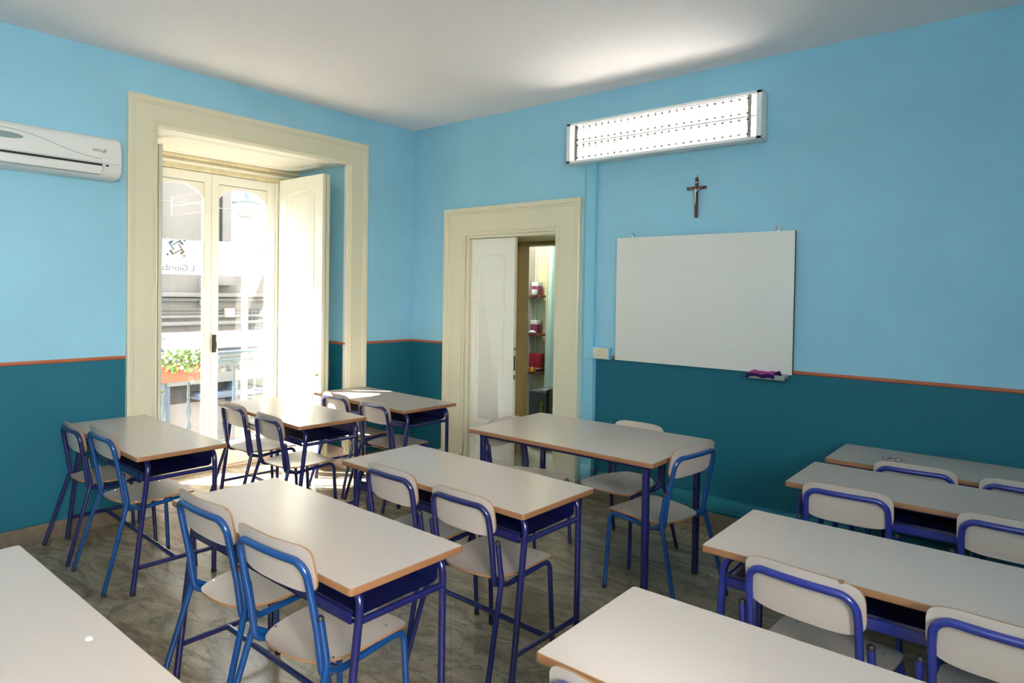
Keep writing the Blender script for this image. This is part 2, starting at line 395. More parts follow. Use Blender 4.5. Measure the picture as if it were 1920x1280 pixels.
# ------------------------------------------------------------------ window_1: french window with two casements and two folded shutters
W = empty('window_1', (0, 0, 0)); tag(W, kind='structure')
JY0, JY1, JZ = -2.345, -1.055, 2.752
XF = -RD
mb = MB()
mb.box((XF - .07, WY0, .0), (XF, JY0 + .0, JZ + .05), CREAM, .003); mb.box((XF - .07, JY1, .0), (XF, WY1, JZ + .05), CREAM, .003)
mb.box((XF - .02, JY0 - .03, .02), (XF + .018, JY0, JZ), CREAM2, .006); mb.box((XF - .02, JY1, .02), (XF + .018, JY1 + .03, JZ), CREAM2, .006)
mb.box((XF - .07, JY0, JZ), (XF, JY1, JZ + .06), CREAM, .003)
mb.box((XF - .02, JY0 - .03, JZ), (XF + .018, JY1 + .03, JZ + .025), AGED, .004)
mb.build('window_frame', W)
MIDY = (JY0 + JY1) / 2
def casement(y0, y1, side):
    """side=+1 hinged towards +y"""
    o = empty('casement'); o.parent = W
    x0, x1 = XF - .045, XF + .006; st = .082; mb = MB()
    yi0 = y0 + (st if side < 0 else .062); yi1 = y1 - (st if side > 0 else .062)
    zt, zb = JZ - .004, .028; zi = zt - .085; zl = .50
    mb.box((x0, y0, zb), (x1, yi0, zt), CREAM2, .004); mb.box((x0, yi1, zb), (x1, y1, zt), CREAM2, .004)
    mb.box((x0, yi0, zi), (x1, yi1, zt), CREAM2, .004); mb.box((x0, yi0, zb), (x1, yi1, zb + .19), CREAM2, .004)
    # arched infill under the top rail
    n = 16; vs = []; H = .145
    for k in range(n + 1):
        t = k / n; y = yi0 + (yi1 - yi0) * t; z = zi - .03 - (H - .03) * abs(2 * t - 1) ** 2.6
        vs += [(x0 + .012, y, z), (x1 - .010, y, z), (x0 + .012, y, zi + .004), (x1 - .010, y, zi + .004)]
    fs = []
    for k in range(n):
        a = 4 * k; b = a + 4; fs += [(a, b, b + 1, a + 1), (a + 1, b + 1, b + 3, a + 3), (a, a + 2, b + 2, b)]
    mb.add(vs, fs, CREAM2)
    # glazing bead shadow line
    for lo, hi in (((x1 - .012, yi0, zb + .19), (x1 - .004, yi0 + .007, zi)), ((x1 - .012, yi1 - .007, zb + .19), (x1 - .004, yi1, zi)), ((x1 - .012, yi0, zb + .19), (x1 - .004, yi1, zb + .20))): mb.box(lo, hi, CREAM)
    for lo, hi in (((x1 - .0095, yi0 + .001, zi - .0045), (x1 - .0085, yi1 - .001, zi)),): mb.box(lo, hi, RUB)
    mb.build('sash', o)
    g = MB(); g.box((x0 + .02, yi0 - .004, zb + .185), (x0 + .026, yi1 + .004, zi + .02), GLASS); g.build('pane', o)
    h = MB(); yh = y1 if side > 0 else y0
    for z in (.35, 1.23, 2.45): h.lathe((x1 + .008, yh, z), [(0, 0), (.008, 0), (.008, .05), (.0065, .052), (.008, .054), (.008, .11), (0, .11)], CREAM2, 10)
    h.build('hinge', o)
    return o, yi0, yi1, x0
cl, a0, a1, gx = casement(JY0 + .004, MIDY - .002, -1)
cr, b0, b1, gx = casement(MIDY + .002, JY1 - .004, 1)
mb = MB(); mb.box((XF + .006, MIDY + .008, 1.10), (XF + .024, MIDY + .046, 1.265), DBRONZE, .007); mb.box((XF + .022, MIDY + .018, 1.17), (XF + .05, MIDY + .032, 1.20), DBRONZE, .005)
mb.box((XF + .04, MIDY + .014, 1.13), (XF + .056, MIDY + .034, 1.20), DBRONZE, .006); mb.build('handle', cr)
# window stickers seen from behind (lettering faces the street)
def text_mesh(body, size, m, name, parent, M, ext=.0005, align='CENTER'):
    cu = bpy.data.curves.new(name, 'FONT'); cu.body = body; cu.size = size; cu.extrude = ext; cu.align_x = align; cu.align_y = 'CENTER'
    t = bpy.data.objects.new('t', cu); C.objects.link(t); bpy.context.view_layer.update()
    me = bpy.data.meshes.new_from_object(t.evaluated_get(bpy.context.evaluated_depsgraph_get())); bpy.data.objects.remove(t)
    me.transform(M); me.materials.clear(); me.materials.append(m); me.name = name
    o = bpy.data.objects.new(name, me); C.objects.link(o); o.parent = parent; return o
gi = gx + .019
mb = MB(); mb.box((gi - .0012, a0 + .004, 1.815), (gi - .0004, a1 - .012, 2.125), FILM); st = mb.build('window_sticker', cl)
tag(st, 'white film with a blue and orange emblem')
mb = MB(); mb.box((gi - .0012, b0 + .012, 1.815), (gi - .0004, b1 - .055, 2.135), FILM); st2 = mb.build('window_sticker', cr); tag(st2, 'plain white film')
# emblem: four interlocked hooked bars with dots
cy, cz = -2.005, 2.055
def poly(mb, pts, m, x=gi + .0002):
    mb.add([(x, cy + p[0], cz + p[1]) for p in pts] + [(x + .0004, cy + p[0], cz + p[1]) for p in pts],
           [list(range(len(pts)))[::-1], [len(pts) + i for i in range(len(pts))]] + [(i, (i + 1) % len(pts), len(pts) + (i + 1) % len(pts), len(pts) + i) for i in range(len(pts))], m)
K_ = .00044; em = lambda pts: [((x - 360) * K_, (445 - y) * K_) for x, y in pts]
mb = MB()
poly(mb, em([(200, 355), (285, 298), (318, 335), (262, 380), (332, 488), (308, 508), (228, 385)]), FILMB)
poly(mb, em([(288, 392), (445, 285), (520, 375), (480, 398), (420, 335), (308, 412)]), FILMB)
poly(mb, em([(395, 365), (420, 362), (540, 535), (465, 600), (432, 560), (475, 515)]), FILMO)
poly(mb, em([(215, 520), (262, 490), (315, 560), (455, 478), (470, 500), (290, 608)]), FILMO)
for x, y, m in ((200, 280, FILMG), (530, 300, FILMG), (195, 595, FILMG), (525, 612, FILMO)):
    poly(mb, em([(x + 24 * cos(R(30 * k)), y + 24 * sin(R(30 * k))) for k in range(12)]), m)
mb.build('emblem', st)
Mx = Matrix.Translation((gi + .0004, -1.835, 1.872)) @ Matrix.Rotation(R(-90), 4, 'Z') @ Matrix.Rotation(R(90), 4, 'X')
text_mesh('L.Giordano', .082, FILMG, 'lettering', st, Mx, .0002, 'LEFT')
# shutters
def arch_panel(mb, place, w, h, m, arch=.05, r=.007, d=.008):
    """raised moulding with an arched head, drawn in leaf coordinates (u across, v up) centred bottom"""
    pts = [(-w / 2, 0), (w / 2, 0), (w / 2, h - arch)] 
    n = 12
    for k in range(1, n): 
        t = k / n; u = w / 2 - w * t; pts.append((u, h - arch + arch * (1 - (2 * t - 1) ** 2) ** .6))
    pts.append((-w / 2, h - arch))
    mb.tube([place(u, v, d * .3) for u, v in pts], r, m, seg=6, closed=True)
    k = .80; inner = [(u * (1 - .07 / w * 1.0), h / 2 + (v - h / 2) * (1 - .07 / h)) for u, v in pts]
    nn = len(inner); vs = [place(u, v, 0) for u, v in inner] + [place(u * .93, h / 2 + (v - h / 2) * .985, d) for u, v in inner]
    mb.add(vs, [(i, (i + 1) % nn, nn + (i + 1) % nn, nn + i) for i in range(nn)] + [[nn + i for i in range(nn)]], m)
def shutter(ys, side, label):
    """side=+1: against the +y reveal, panelled face towards -y"""
    o = empty('shutter'); o.parent = W; tag(o, label)
    L = .735 if side > 0 else .80; xs = XF + .03
    fy = ys; t = .034 if side > 0 else .024
    for q in range(2):
        y0 = fy + side * q * (t + .004); y1 = y0 + side * t; mb = MB()
        z1 = 2.775 - .004 * q; x1 = xs + L + (.016 if side > 0 else -.012) * q
        mb.box((xs, min(y0, y1), .05), (x1, max(y0, y1), z1), CREAM2 if q == 0 else GREENISH, .004)
        if q == 0:
            place = lambda u, v, d: (xs + L / 2 + u, y0 - side * d, v)
            for zb, h in ((.17, .38), (.66, .56), (1.36, 1.28)): arch_panel(mb, lambda u, v, d, zb=zb: place(u, zb + v, d), L - .26, h, CREAM2)
        # rebated edge beads on the meeting edge
        for e in range(2): mb.box((x1 - .002, min(y0, y1) + .004 + e * .012, .05), (x1 + .004, min(y0, y1) + .010 + e * .012, z1), CREAM if side > 0 else GREENISH)
        mb.build('shutter_leaf', o)
    mb = MB(); yb = fy + side * (2 * t + .004)
    mb.box((xs + L - .03, min(yb, yb + side * .012), 1.02), (xs + L + .016, max(yb, yb + side * .012), 1.05), DBRONZE, .003)
    mb.tube([(xs + L + .01, yb + side * .01, 1.03), (xs + L + .008, yb + side * .012, .95), (xs + L + .012, yb + side * .01, .88)], .005, DBRONZE, 6); mb.build('latch', o)
    mb = MB(); mb.lathe((xs + L - .05, fy - side * .0, .90), [(0, 0), (.008, 0), (.012, -side * .02), (.007, -side * .03), (0, -side * .03)], GOLDT, 10, axis='y'); mb.build('knob', o)
    mb = MB()
    for z in (.5, 1.3, 2.55): mb.lathe((xs - .006, fy + side * .006, z), [(0, 0), (.007, 0), (.007, .09), (0, .09)], AGED, 8)
    mb.build('hinge', o); return o
shutter(-1.03, 1, 'folded shutter with sunlit arched panels'); o_ = shutter(-2.372, -1, 'folded shutter seen edge-on')
pv = Matrix.Translation((XF + .03, -2.372, 0)) @ Matrix.Rotation(R(-7.6), 4, 'Z') @ Matrix.Translation((-XF - .03, 2.372, 0)); o_.matrix_local = pv

# ------------------------------------------------------------------ door_1
D = empty('door_1'); tag(D, kind='structure')
mb = MB()
mb.box((DX0, .0, 0), (DX0 + .03, .10, DZ), CREAM, .003); mb.box((DX1 - .008, .0, 0), (DX1, .10, DZ), CREAM, .003); mb.box((DX0 + .03, .0, DZ - .03), (DX1 - .008, .10, DZ), CREAM, .003)
mb.build('door_frame', D)
LX0, LX1 = DX0 + .034, 1.335
mb = MB(); mb.box((LX0, .035, .012), (LX1, .075, DZ - .034), CREAM2, .003)
w = LX1 - LX0
pl = lambda u, v, d, zb=0: (LX0 + w / 2 - .02 + u, .035 - d, zb + v)
arch_panel(mb, lambda u, v, d: pl(u, v, d, .46), w - .20, 1.60, CREAM2, arch=.045); arch_panel(mb, lambda u, v, d: pl(u, v, d, .14), w - .20, .26, CREAM2, arch=.03)
leaf = mb.build('door_leaf', D)
mb = MB()
for z0, z1 in ((.98, 1.12), (1.17, 1.19), (.90, .94)): mb.box((LX1 - .0005, .045, z0), (LX1 + .0012, .065, z1), DBRONZE)
mb.build('lock_plate', leaf)
# passage reveal through the thick wall + framed rear opening
YW = mat('ochre_cream', (.58, .51, .27), .5, var=.06, vscale=2.); YW2 = mat('ochre_frame', (.40, .29, .12), .45, var=.12, vscale=5.)
mb = MB()
mb.box((DX0, .10, 0), (DX0 + .012, .80, DZ - .001), YW); mb.box((DX1 - .012, .10, 0), (DX1, .80, DZ - .001), YW); mb.box((DX0, .10, DZ - .012), (DX1, .80, DZ), YW)
mb.box((DX0, .78, 0), (DX0 + .035, .95, DZ - .001), YW2, .003); mb.box((DX1 - .035, .78, 0), (DX1, .95, DZ - .001), YW2, .003); mb.box((DX0, .78, DZ - .05), (DX1, .95, DZ - .002), YW2, .003)
tag(mb.build('trim_13'), kind='structure')
strip_box('trim_14', [((DX0 + .01, .25, 0), (DX0 + .024, .78, .16))], BASE)
# the next room
NW = mat('next_room_paint', (.60, .55, .33), .6, var=.04); NFL = mat('pale_marble', (.55, .58, .50), .25, var=.22, vscale=5.)
NGR = mat('next_room_pale', (.60, .66, .55), .6)
mb = MB(); mb.box((-1.6, 2.15, 0), (3.2, 2.3, 3.0), NW); mb.box((-.6, 2.12, 0), (.0, 2.16, 3.0), NGR); mb.box((.168, 2.10, 0), (.43, 2.16, 3.0), NW, .006); mb.box((.185, 2.09, 0), (.20, 2.11, 3.0), NW, .004)
tag(mb.build('wall_annex'), kind='structure')
mb = MB(); mb.box((-1.75, .93, 0), (-1.6, 2.3, 3.0), NW); mb.box((3.2, .93, 0), (3.35, 2.3, 3.0), NW); tag(mb.build('wall_annex_side'), kind='structure')
mb = MB(); mb.box((-1.6, .93, 3.0), (3.2, 2.3, 3.1), CEIL); tag(mb.build('ceiling_annex'), kind='structure')
mb = MB(); mb.box((DX0, .1, .0005), (DX1, .93, .002), NFL); mb.box((-1.6, .93, .0005), (3.2, 2.15, .002), NFL); tag(mb.build('floor_annex'), kind='structure')

def brow(name, spine, h, w, d, z, x, y):
    pass
SHW = mat('dark_shelf_wood', (.20, .06, .035), .4, var=.15, vscale=20.)
PAPER = mat('white_card', (.78, .78, .72), .6); MAROON = mat('maroon_spine', (.22, .035, .07), .4); MAUVE = mat('mauve_spine', (.30, .06, .14), .4); REDB = mat('crimson_spine', (.36, .018, .04), .35)
shelf_defs = [(1.67, 'small dark wood wall shelf holding glass jar, topmost through the doorway'), (1.185, 'small dark wood wall shelf with crumpled clear bag, middle one through the doorway'), (.70, 'small dark wood wall shelf with amber trinket, lowest through the doorway')]
SY = 1.99
for i, (z, lab) in enumerate(shelf_defs):
    x1 = .165
    mb = MB(); mb.box((-.25, SY, z - .032), (x1, 2.12, z), SHW, .003); o = mb.build('wall_shelf'); tag(o, lab, 'shelf', 'dark shelves beyond the doorway')
    if i < 2:
        names = ['innermost', 'middle', 'outermost']
        for k in range(3):
            xb = .012 + k * .034 if i == 0 else .002 + k * .034
            b = empty('book', (xb, SY + .02, z + .0005))
            mb = MB(); mb.box((0, 0, 0), (.029, .10, .165), MAUVE if (k + i) % 2 == 0 else MAROON, .003); mb.build('cover', b)
            mb = MB(); mb.box((-.0004, -.0006, .115), (.0294, .098, .1656), PAPER, .001); mb.build('title_band', b)
            tag(b, f'{"maroon" if (k+i)%2 else "mauve"} book with white top band, {names[k]} on the {"topmost" if i==0 else "middle"} shelf', 'book', 'maroon books on the wall shelves')
    else:
        for k in range(5):
            xb = -.02 + k * .034
            mb = MB(); mb.box((0, 0, 0), (.031, .10, .20), REDB, .003); mb.box((-.0003, -.0005, .012), (.0313, .08, .02), PAPER)
            b = mb.build('book', None, (xb, SY + .02, z + .0305)); b.rotation_euler = (0, R(1.5), 0)
            tag(b, f'crimson book in the row on the lowest shelf, {["innermost","second","third","fourth","outermost"][k]} of five', 'book', 'crimson books on the lowest wall shelf')
        mb = MB(); mb.box((-.04, SY + .015, z), (.15, SY + .125, z + .03), BLACK, .003); o = mb.build('book_box'); tag(o, 'flat black box under the crimson books on the lowest shelf', 'box')
# jar, plastic bag, amber trinket
JAR = mat('cloudy_glass', (.66, .70, .62), .15, spec=.8)
mb = MB(); mb.lathe((.09, SY + .0, 1.6705), [(.0, 0), (.034, 0), (.04, .02), (.04, .045), (.036, .055), (.04, .058), (.036, .070), (0, .072)], JAR, 20); o = mb.build('glass_jar'); tag(o, 'cloudy glass jar in front of books on the topmost shelf', 'jar'); o.location.y = -.022
def crumple(name, c, s, m, seed, nz=5, ns=12):
    rnd = random.Random(seed); mb = MB(); vs = []
    for i in range(nz + 1):
        t = i / nz; rr = sin(pi * (.12 + .80 * t)) 
        for k in range(ns):
            a = 2 * pi * k / ns; q = rr * rnd.uniform(.72, 1.15)
            vs.append((c[0] + s[0] * q * cos(a), c[1] + s[1] * q * sin(a), c[2] + (s[2] * t * rnd.uniform(.9, 1.1) if i else 0)))
    fs = [(i * ns + k, i * ns + (k + 1) % ns, (i + 1) * ns + (k + 1) % ns, (i + 1) * ns + k) for i in range(nz) for k in range(ns)] + [list(range(ns))[::-1], [nz * ns + k for k in range(ns)]]
    mb.add(vs, fs, m); return mb.build(name)
o = crumple('plastic_bag', (.05, SY - .004, 1.1855), (.06, .016, .04), mat('crinkled_clear', (.7, .72, .78), .15, spec=.9), 3); tag(o, 'small crinkled clear bag on the middle shelf', 'bag')
mb = MB(); AMB = mat('amber_resin', (.55, .22, .02), .2)
mb.lathe((.065, SY - .012, .7005), [(0, 0), (.026, 0), (.03, .012), (.026, .03), (.014, .05), (.006, .068), (0, .07)], AMB, 14)
for k in range(6): mb.tube([(.065, SY - .012, .74), (.065 + .04 * cos(k), SY - .012 + .012 * sin(k), .75), (.065 + .055 * cos(k), SY - .012 + .018 * sin(k), .704)], .004, AMB, 6)
o = mb.build('trinket'); tag(o, 'amber coloured trinket at the edge of the lowest shelf', 'ornament')
# curtain
CUR = film_mat('pale_aqua_curtain', (.62, .76, .68), .25)
mb = MB(); n = 60; vs = []; rows = 10
for j in range(rows + 1):
    z = .02 + 2.6 * j / rows; t = j / rows
    for k in range(n + 1):
        u = k / n; x = .30 + u * (1.1 - .1 * t) - .07 * (1 - t) * (1 - u) ; y = 1.98 + .035 * sin(u * 42 + 1.2 * t) + .012 * sin(u * 97 + 3)
        vs.append((x, y, z))
fs = [(j * (n + 1) + k, j * (n + 1) + k + 1, (j + 1) * (n + 1) + k + 1, (j + 1) * (n + 1) + k) for j in range(rows) for k in range(n)]
N0 = len(vs); vs2 = [(x, y + .004, z) for x, y, z in vs]
mb.add(vs, fs, CUR, True); mb.add(vs2, [f[::-1] for f in fs], CUR, True); o = mb.build('curtain', angle=180); tag(o, 'pale aqua curtain hanging in folds in the room past the doorway', 'curtain')
# leaflet rack (grey)
RK = mat('grey_metal', (.13, .145, .155), .35, metal=.2)
rk = empty('display_rack', (1.0, 1.2, .0))
def rb(name, boxes, m, bev=.003):
    mb = MB()
    for lo, hi in boxes: mb.box(lo, hi, m, bev)
    return mb.build(name, rk)
rb('side_panel', [((-.30, -.10, .02), (-.055, -.085, .62)), ((-.03, -.10, .30), (.07, -.085, .67)), ((.07, -.10, .59), (.165, -.085, .67)), ((.07, -.10, .02), (.165, -.085, .36)), ((.165, -.10, .02), (.5, -.085, .66))], RK)
rb('post', [((-.055, -.11, .0), (-.03, -.08, .655))], BLACK); rb('tray', [((-.30, -.085, .60), (.5, .25, .625))], RK); rb('base', [((-.30, -.09, .0), (.5, .25, .05))], BLACK)
tag(rk, 'grey metal display rack standing just past the doorway', 'rack')
for k in range(5):
    mb = MB(); z = .37 + k * .042
    mb.box((.075 + 0, 1.135 - 1.2, z), (.16, 1.16 - 1.2, z + .033), PAPER, .004); o = mb.build('leaflet_stack', None, (1.0, 1.2, 0)); o.rotation_euler = (0, 0, R(1))
    tag(o, f'pale leaflet bundle in the rack opening, {["lowest","second from bottom","middle","second from top","highest"][k]} of five', 'leaflets', 'leaflet bundles in the grey rack')
mgm = [((.82, 1.14, .6255), (.20, .15, .012), 8, (.35, .36, .42), 'grey-blue magazine lying flat on top of the grey rack'), ((.92, 1.15, .6385), (.17, .13, .01), -14, (.42, .12, .10), 'red and white magazine lying across the grey-blue one on the rack'),
       ((1.10, 1.15, .6255), (.18, .16, .02), 20, (.70, .68, .60), 'pale open brochure on the rack top beside the magazines'), ((1.30, 1.18, .6255), (.22, .15, .035), -8, (.12, .03, .03), 'dark red folder on the rack top in front of the curtain')]
for (p, s, a, c, lab) in mgm:
    mb = MB(); mb.box((0, 0, 0), s, mat('magazine_%d' % a, c, .4, var=.5, vscale=25.), .002); o = mb.build('magazine', None, p, (0, 0, R(a) * .5)); tag(o, lab, 'magazine')
mb = MB(); mb.box((0, 0, 0), (.03, .012, .22), mat('green_card', (.20, .36, .03), .5), .001); o = mb.build('leaflet', None, (.845, 1.075, .30), (0, R(8), 0)); tag(o, 'green and white leaflet standing against the front of the grey rack', 'leaflet')

# ------------------------------------------------------------------ wall-mounted things on the front wall
# whiteboard
wb = empty('whiteboard', (3.13, 0, 1.66))
mb = MB(); mb.box((-.685, -.032, -.487), (.685, -.010, .487), DARKE, .002); mb.box((-.685, -.0335, -.487), (.682, -.030, .487), BOARD, .001); mb.build('panel', wb)
for x in (-.56, .56):
    mb = MB(); mb.box((x - .012, -.012, .47), (x + .012, -.002, .525), CHROME, .002); mb.box((x - .004, -.03, .485), (x + .004, -.002, .495), CHROME); mb.lathe((x, -.012, .515), [(0, 0), (.005, 0), (.005, -.006), (0, -.006)], CHROME, 8, axis='y'); mb.build('hanger', wb)
mb = MB(); mb.box((.42, -.115, -.520), (.66, -.03, -.512), GREYP, .002); mb.box((.42, -.118, -.520), (.66, -.110, -.488), GREYP, .002); mb.box((.652, -.115, -.520), (.66, -.03, -.488), GREYP, .002); mb.box((.42, -.115, -.520), (.428, -.03, -.488), GREYP, .002); mb.box((.42, -.038, -.520), (.66, -.030, -.485), GREYP, .002)
mb.build('marker_tray', wb)
tag(wb, 'white wall-mounted dry-erase board with a small grey tray under one corner', 'whiteboard')
# felt cloth draped on the tray
mb = MB(); n = 22; vs = []; 
for j in range(9):
    for k in range(n + 1):
        u = k / n; v = j / 8; x = 3.535 + u * .19; y = -.128 + v * .085
        z = 1.174 + .014 * v + .003 * sin(u * 9) - .008 * max(0, abs(2 * u - 1) - .7) / .3 + .0015 * sin(u * 19 + v * 5)
        if j == 0: z -= .010 + .004 * sin(u * 9 + 1)
        if j == 0: y += .006
        vs.append((x, y, z))
fs = [(j * (n + 1) + k, j * (n + 1) + k + 1, (j + 1) * (n + 1) + k + 1, (j + 1) * (n + 1) + k) for j in range(1, 8) for k in range(n)]
fd = [(k, k + 1, (n + 1) + k + 1, (n + 1) + k) for k in range(n)]
low = [(x, y, z - .013 + .002 * sin(x * 60)) for x, y, z in vs]
mb.add(vs, fs, CLOTH, True); mb.add(vs, fd, CLOTHD, True); mb.add(low, [f[::-1] for f in fs] + [f[::-1] for f in fd], CLOTHD, True)
M_ = len(vs)
rim = [(k, k + 1, M_ + k + 1, M_ + k) for k in range(n)] + [(j * (n + 1) + n, (j + 1) * (n + 1) + n, M_ + (j + 1) * (n + 1) + n, M_ + j * (n + 1) + n) for j in range(8)] + [(j * (n + 1), (j + 1) * (n + 1), M_ + (j + 1) * (n + 1), M_ + j * (n + 1)) for j in range(8)]
mb.add(vs + low, rim, CLOTHD, True)
mb.tube([(3.712, -.12, 1.152), (3.725, -.095, 1.175), (3.738, -.07, 1.185), (3.745, -.05, 1.165)], .013, CLOTHD, 8, taper=[.008, .014, .015, .007])
o = mb.build('board_cloth', angle=180); tag(o, 'folded magenta and dark violet felt cloth lying on the whiteboard tray', 'cloth')

# crucifix
cx = empty('crucifix', (3.10, -.004, 2.42))
mb = MB(); mb.box((-.011, -.014, -.145), (.011, -.001, .148), CROSSW, .002); mb.box((-.075, -.0135, .062), (.075, -.0015, .084), CROSSW, .002); mb.build('cross', cx)
mb = MB(); mb.lathe((0, -.004, .150), [(0, 0), (.005, 0), (.004, .008), (0, .01)], DBRONZE, 8); mb.tube([(0, -.004, .158), (.004, -.002, .167), (-.002, -.002, .17)], .0012, DBRONZE, 5); mb.build('hook', cx)
mb = MB(); mb.box((-.008, -.0165, .108), (.008, -.0138, .119), SILVER, .001); mb.build('plaque', cx)
fig = bpy.data.meshes.new('figure'); bm = bmesh.new()
J = {'head': (-.006, -.024, .073, .0075), 'neck': (-.004, -.021, .062, .0035), 'chest': (-.003, -.022, .050, .0085), 'waist': (-.004, -.022, .028, .0065), 'hip': (-.005, -.022, .014, .0078), 'le': (-.024, -.019, .062, .0026), 'lh': (-.052, -.017, .076, .0022), 're': (.020, -.019, .064, .0026), 'rh': (.050, -.017, .080, .0022),
     'lk': (-.008, -.027, -.012, .0042), 'la': (-.004, -.020, -.040, .0026), 'rk': (.001, -.028, -.011, .0042), 'ra': (-.002, -.021, -.041, .0026), 'lf': (-.004, -.023, -.052, .0026)}
sl = bm.verts.layers.skin.verify(); vi = {k: bm.verts.new(v[:3]) for k, v in J.items()}
for a, b in (('hip', 'waist'), ('waist', 'chest'), ('chest', 'neck'), ('neck', 'head'), ('chest', 'le'), ('le', 'lh'), ('chest', 're'), ('re', 'rh'), ('hip', 'lk'), ('lk', 'la'), ('la', 'lf'), ('hip', 'rk'), ('rk', 'ra')): bm.edges.new((vi[a], vi[b]))
for k, v in J.items(): vi[k][sl].radius = (v[3], v[3] * .8); vi[k][sl].use_root = (k == 'hip')
bm.to_mesh(fig); bm.free(); fo = bpy.data.objects.new('figure', fig); C.objects.link(fo); fo.parent = cx
fig.materials.append(SILVER); fo.modifiers.new('s', 'SKIN').use_smooth_shade = True; fo.modifiers.new('u', 'SUBSURF').levels = 1
fo['label'] = 'silvery figure with outstretched arms'
tag(cx, 'dark wooden crucifix with a pale metal figure hanging above the whiteboard', 'crucifix')

# wall lamp
EMIT = mat('fluorescent_tube', (1, 1, 1), .5, emit=(1.0, .95, .86), es=9.3)
REFL = mat('white_reflector', (.88, .88, .86), .25, spec=.8)
LOUV = mat('louvre_blade', (.05, .05, .05), .4, metal=.0)
def wall_light(loc, rz, lab):
    o = empty('wall_light', loc, rz); Lh = .80; H = .165; Dp = .125; t = .022
    mb = MB(); mb.box((-Lh, -.03, -H), (Lh, -.001, H), WHITEM, .002)
    mb.box((-Lh, -Dp, -H), (Lh, -.02, -H + .006), WHITEM, .002); mb.box((-Lh, -Dp, H - .006), (Lh, -.02, H), WHITEM, .002)
    mb.box((-Lh, -Dp, -H), (-Lh + .006, -.02, H), WHITEM, .002); mb.box((Lh - .006, -Dp, -H), (Lh, -.02, H), WHITEM, .002); mb.build('housing', o)
    mb = MB(); mb.box((-Lh, -Dp - .006, -H), (Lh, -Dp + .004, -H + t), WHITEM, .003); mb.box((-Lh, -Dp - .006, H - t), (Lh, -Dp + .004, H), WHITEM, .003)
    mb.box((-Lh, -Dp - .006, -H), (-Lh + t + .015, -Dp + .004, H), WHITEM, .003); mb.box((Lh - t - .015, -Dp - .006, -H), (Lh, -Dp + .004, H), WHITEM, .003); mb.build('frame', o)
    for sz in (-1, 1):
        zc = sz * .072; mb = MB(); n = 12; vs = []
        for x in (-Lh + .02, Lh - .02):
            for k in range(n + 1):
                a = pi * k / n; vs.append((x, -.035 - .0 - .075 * (1 - sin(a)), zc + .068 * cos(a)))
        mb.add(vs, [(k, k + 1, n + 2 + k, n + 1 + k) for k in range(n)], REFL, True); mb.build('reflector', o)
        mb = MB(); mb.lathe((-Lh + .05, -.075, zc), [(0, 0), (.0125, 0), (.0125, 2 * Lh - .10), (0, 2 * Lh - .10)], EMIT, 12, axis='x'); mb.build('fluorescent_tube', o)
        mb = MB()
        for k in range(25):
            x = -Lh + .10 + k * (2 * Lh - .2) / 24; n = 8; pr = []
            for q in range(n + 1):
                a = pi * q / n; pr.append((-.070 - .045 * (1 - .55 * sin(a)), zc + .066 * cos(a)))
            vs = []
            for dx in (-.0013, .0013): vs += [(x + dx, y, z) for y, z in pr] + [(x + dx, -.123, zc - .066), (x + dx, -.123, zc + .066)]
            m_ = len(pr) + 2; mb.add(vs, [list(range(m_))[::-1], [m_ + i for i in range(m_)]] + [(i, (i + 1) % m_, m_ + (i + 1) % m_, m_ + i) for i in range(m_)], LOUV)
            for q in (-1, 1): mb.box((x - .011, -.1235, zc + q * .050 - .0045), (x + .011, -.1195, zc + q * .050 + .0045), LOUV)
        mb.build('louvre', o)
    mb = MB()
    for x in (-Lh + .085, Lh - .085):
        mb = MB(); mb.box((x - .012, -.122, -H + .006), (x + .012, -.118, H - .006), mat('bracket_grey', (.30, .28, .25), .5), .001); mb.build('bracket', o)
    tag(o, lab, 'lamp'); return o
wall_light((2.805, 0, 2.935), 0, 'long white fluorescent wall light with two glowing tubes above the crucifix')
wall_light((4.6, YB, 2.75), pi, 'unseen long white fluorescent wall light added on the back wall as fill')  # second fixture added out of view to fill the room

# cable duct with socket
cd = empty('cable_duct', (2.19, 0, 0))
mb = MB(); mb.box((-.048, -.032, .12), (.048, 0, 2.78), DUCT, .003); mb.box((.036, -.034, .12), (.0485, -.0, 2.78), DUCT, .002); mb.build('channel', cd)
mb = MB(); mb.box((-.055, -.05, .19), (.055, -.0, .28), DUCT, .004); mb.lathe((.058, -.02, .245), [(0, 0), (.016, 0), (.016, .02), (0, .02)], GREYP, 12, axis='x'); mb.build('junction_box', cd)
tag(cd, 'vertical light-blue cable duct running up from the floor to the wall light', 'duct')
sk = empty('light_switch', (2.305, 0, 1.217))
mb = MB(); mb.box((-.135, -.045, -.048), (.098, -.0, .048), DUCT, .004); mb.build('mounting_box', sk)
mb = MB(); mb.box((-.055, -.051, -.043), (.085, -.044, .043), BEIGE, .003); mb.build('plate', sk)
mb = MB(); mb.tube([(-.005, -.052, .018), (.012, -.052, .02), (.02, -.052, .012), (.02, -.052, .0)], .0022, GREYP, 6); mb.lathe((.005, -.052, -.012), [(0, 0), (.005, 0), (.005, -.002), (0, -.002)], GREYP, 8, axis='y'); mb.build('switch_mark', sk)
tag(sk, 'beige switch plate on a light-blue box between the cable duct and the whiteboard', 'switch')
for (a, b, z, lab) in ((2.30, XR - .02, .205, 'low teal horizontal duct running along the wall above the skirting'),):
    mb = MB(); mb.box((a, -.04, z - .035), (b, 0, z + .035), DUCTT, .004); mb.box((a, -.02, z - .07), (b, 0, z - .035), DUCTT, .003); o = mb.build('cable_duct'); tag(o, lab, 'duct')

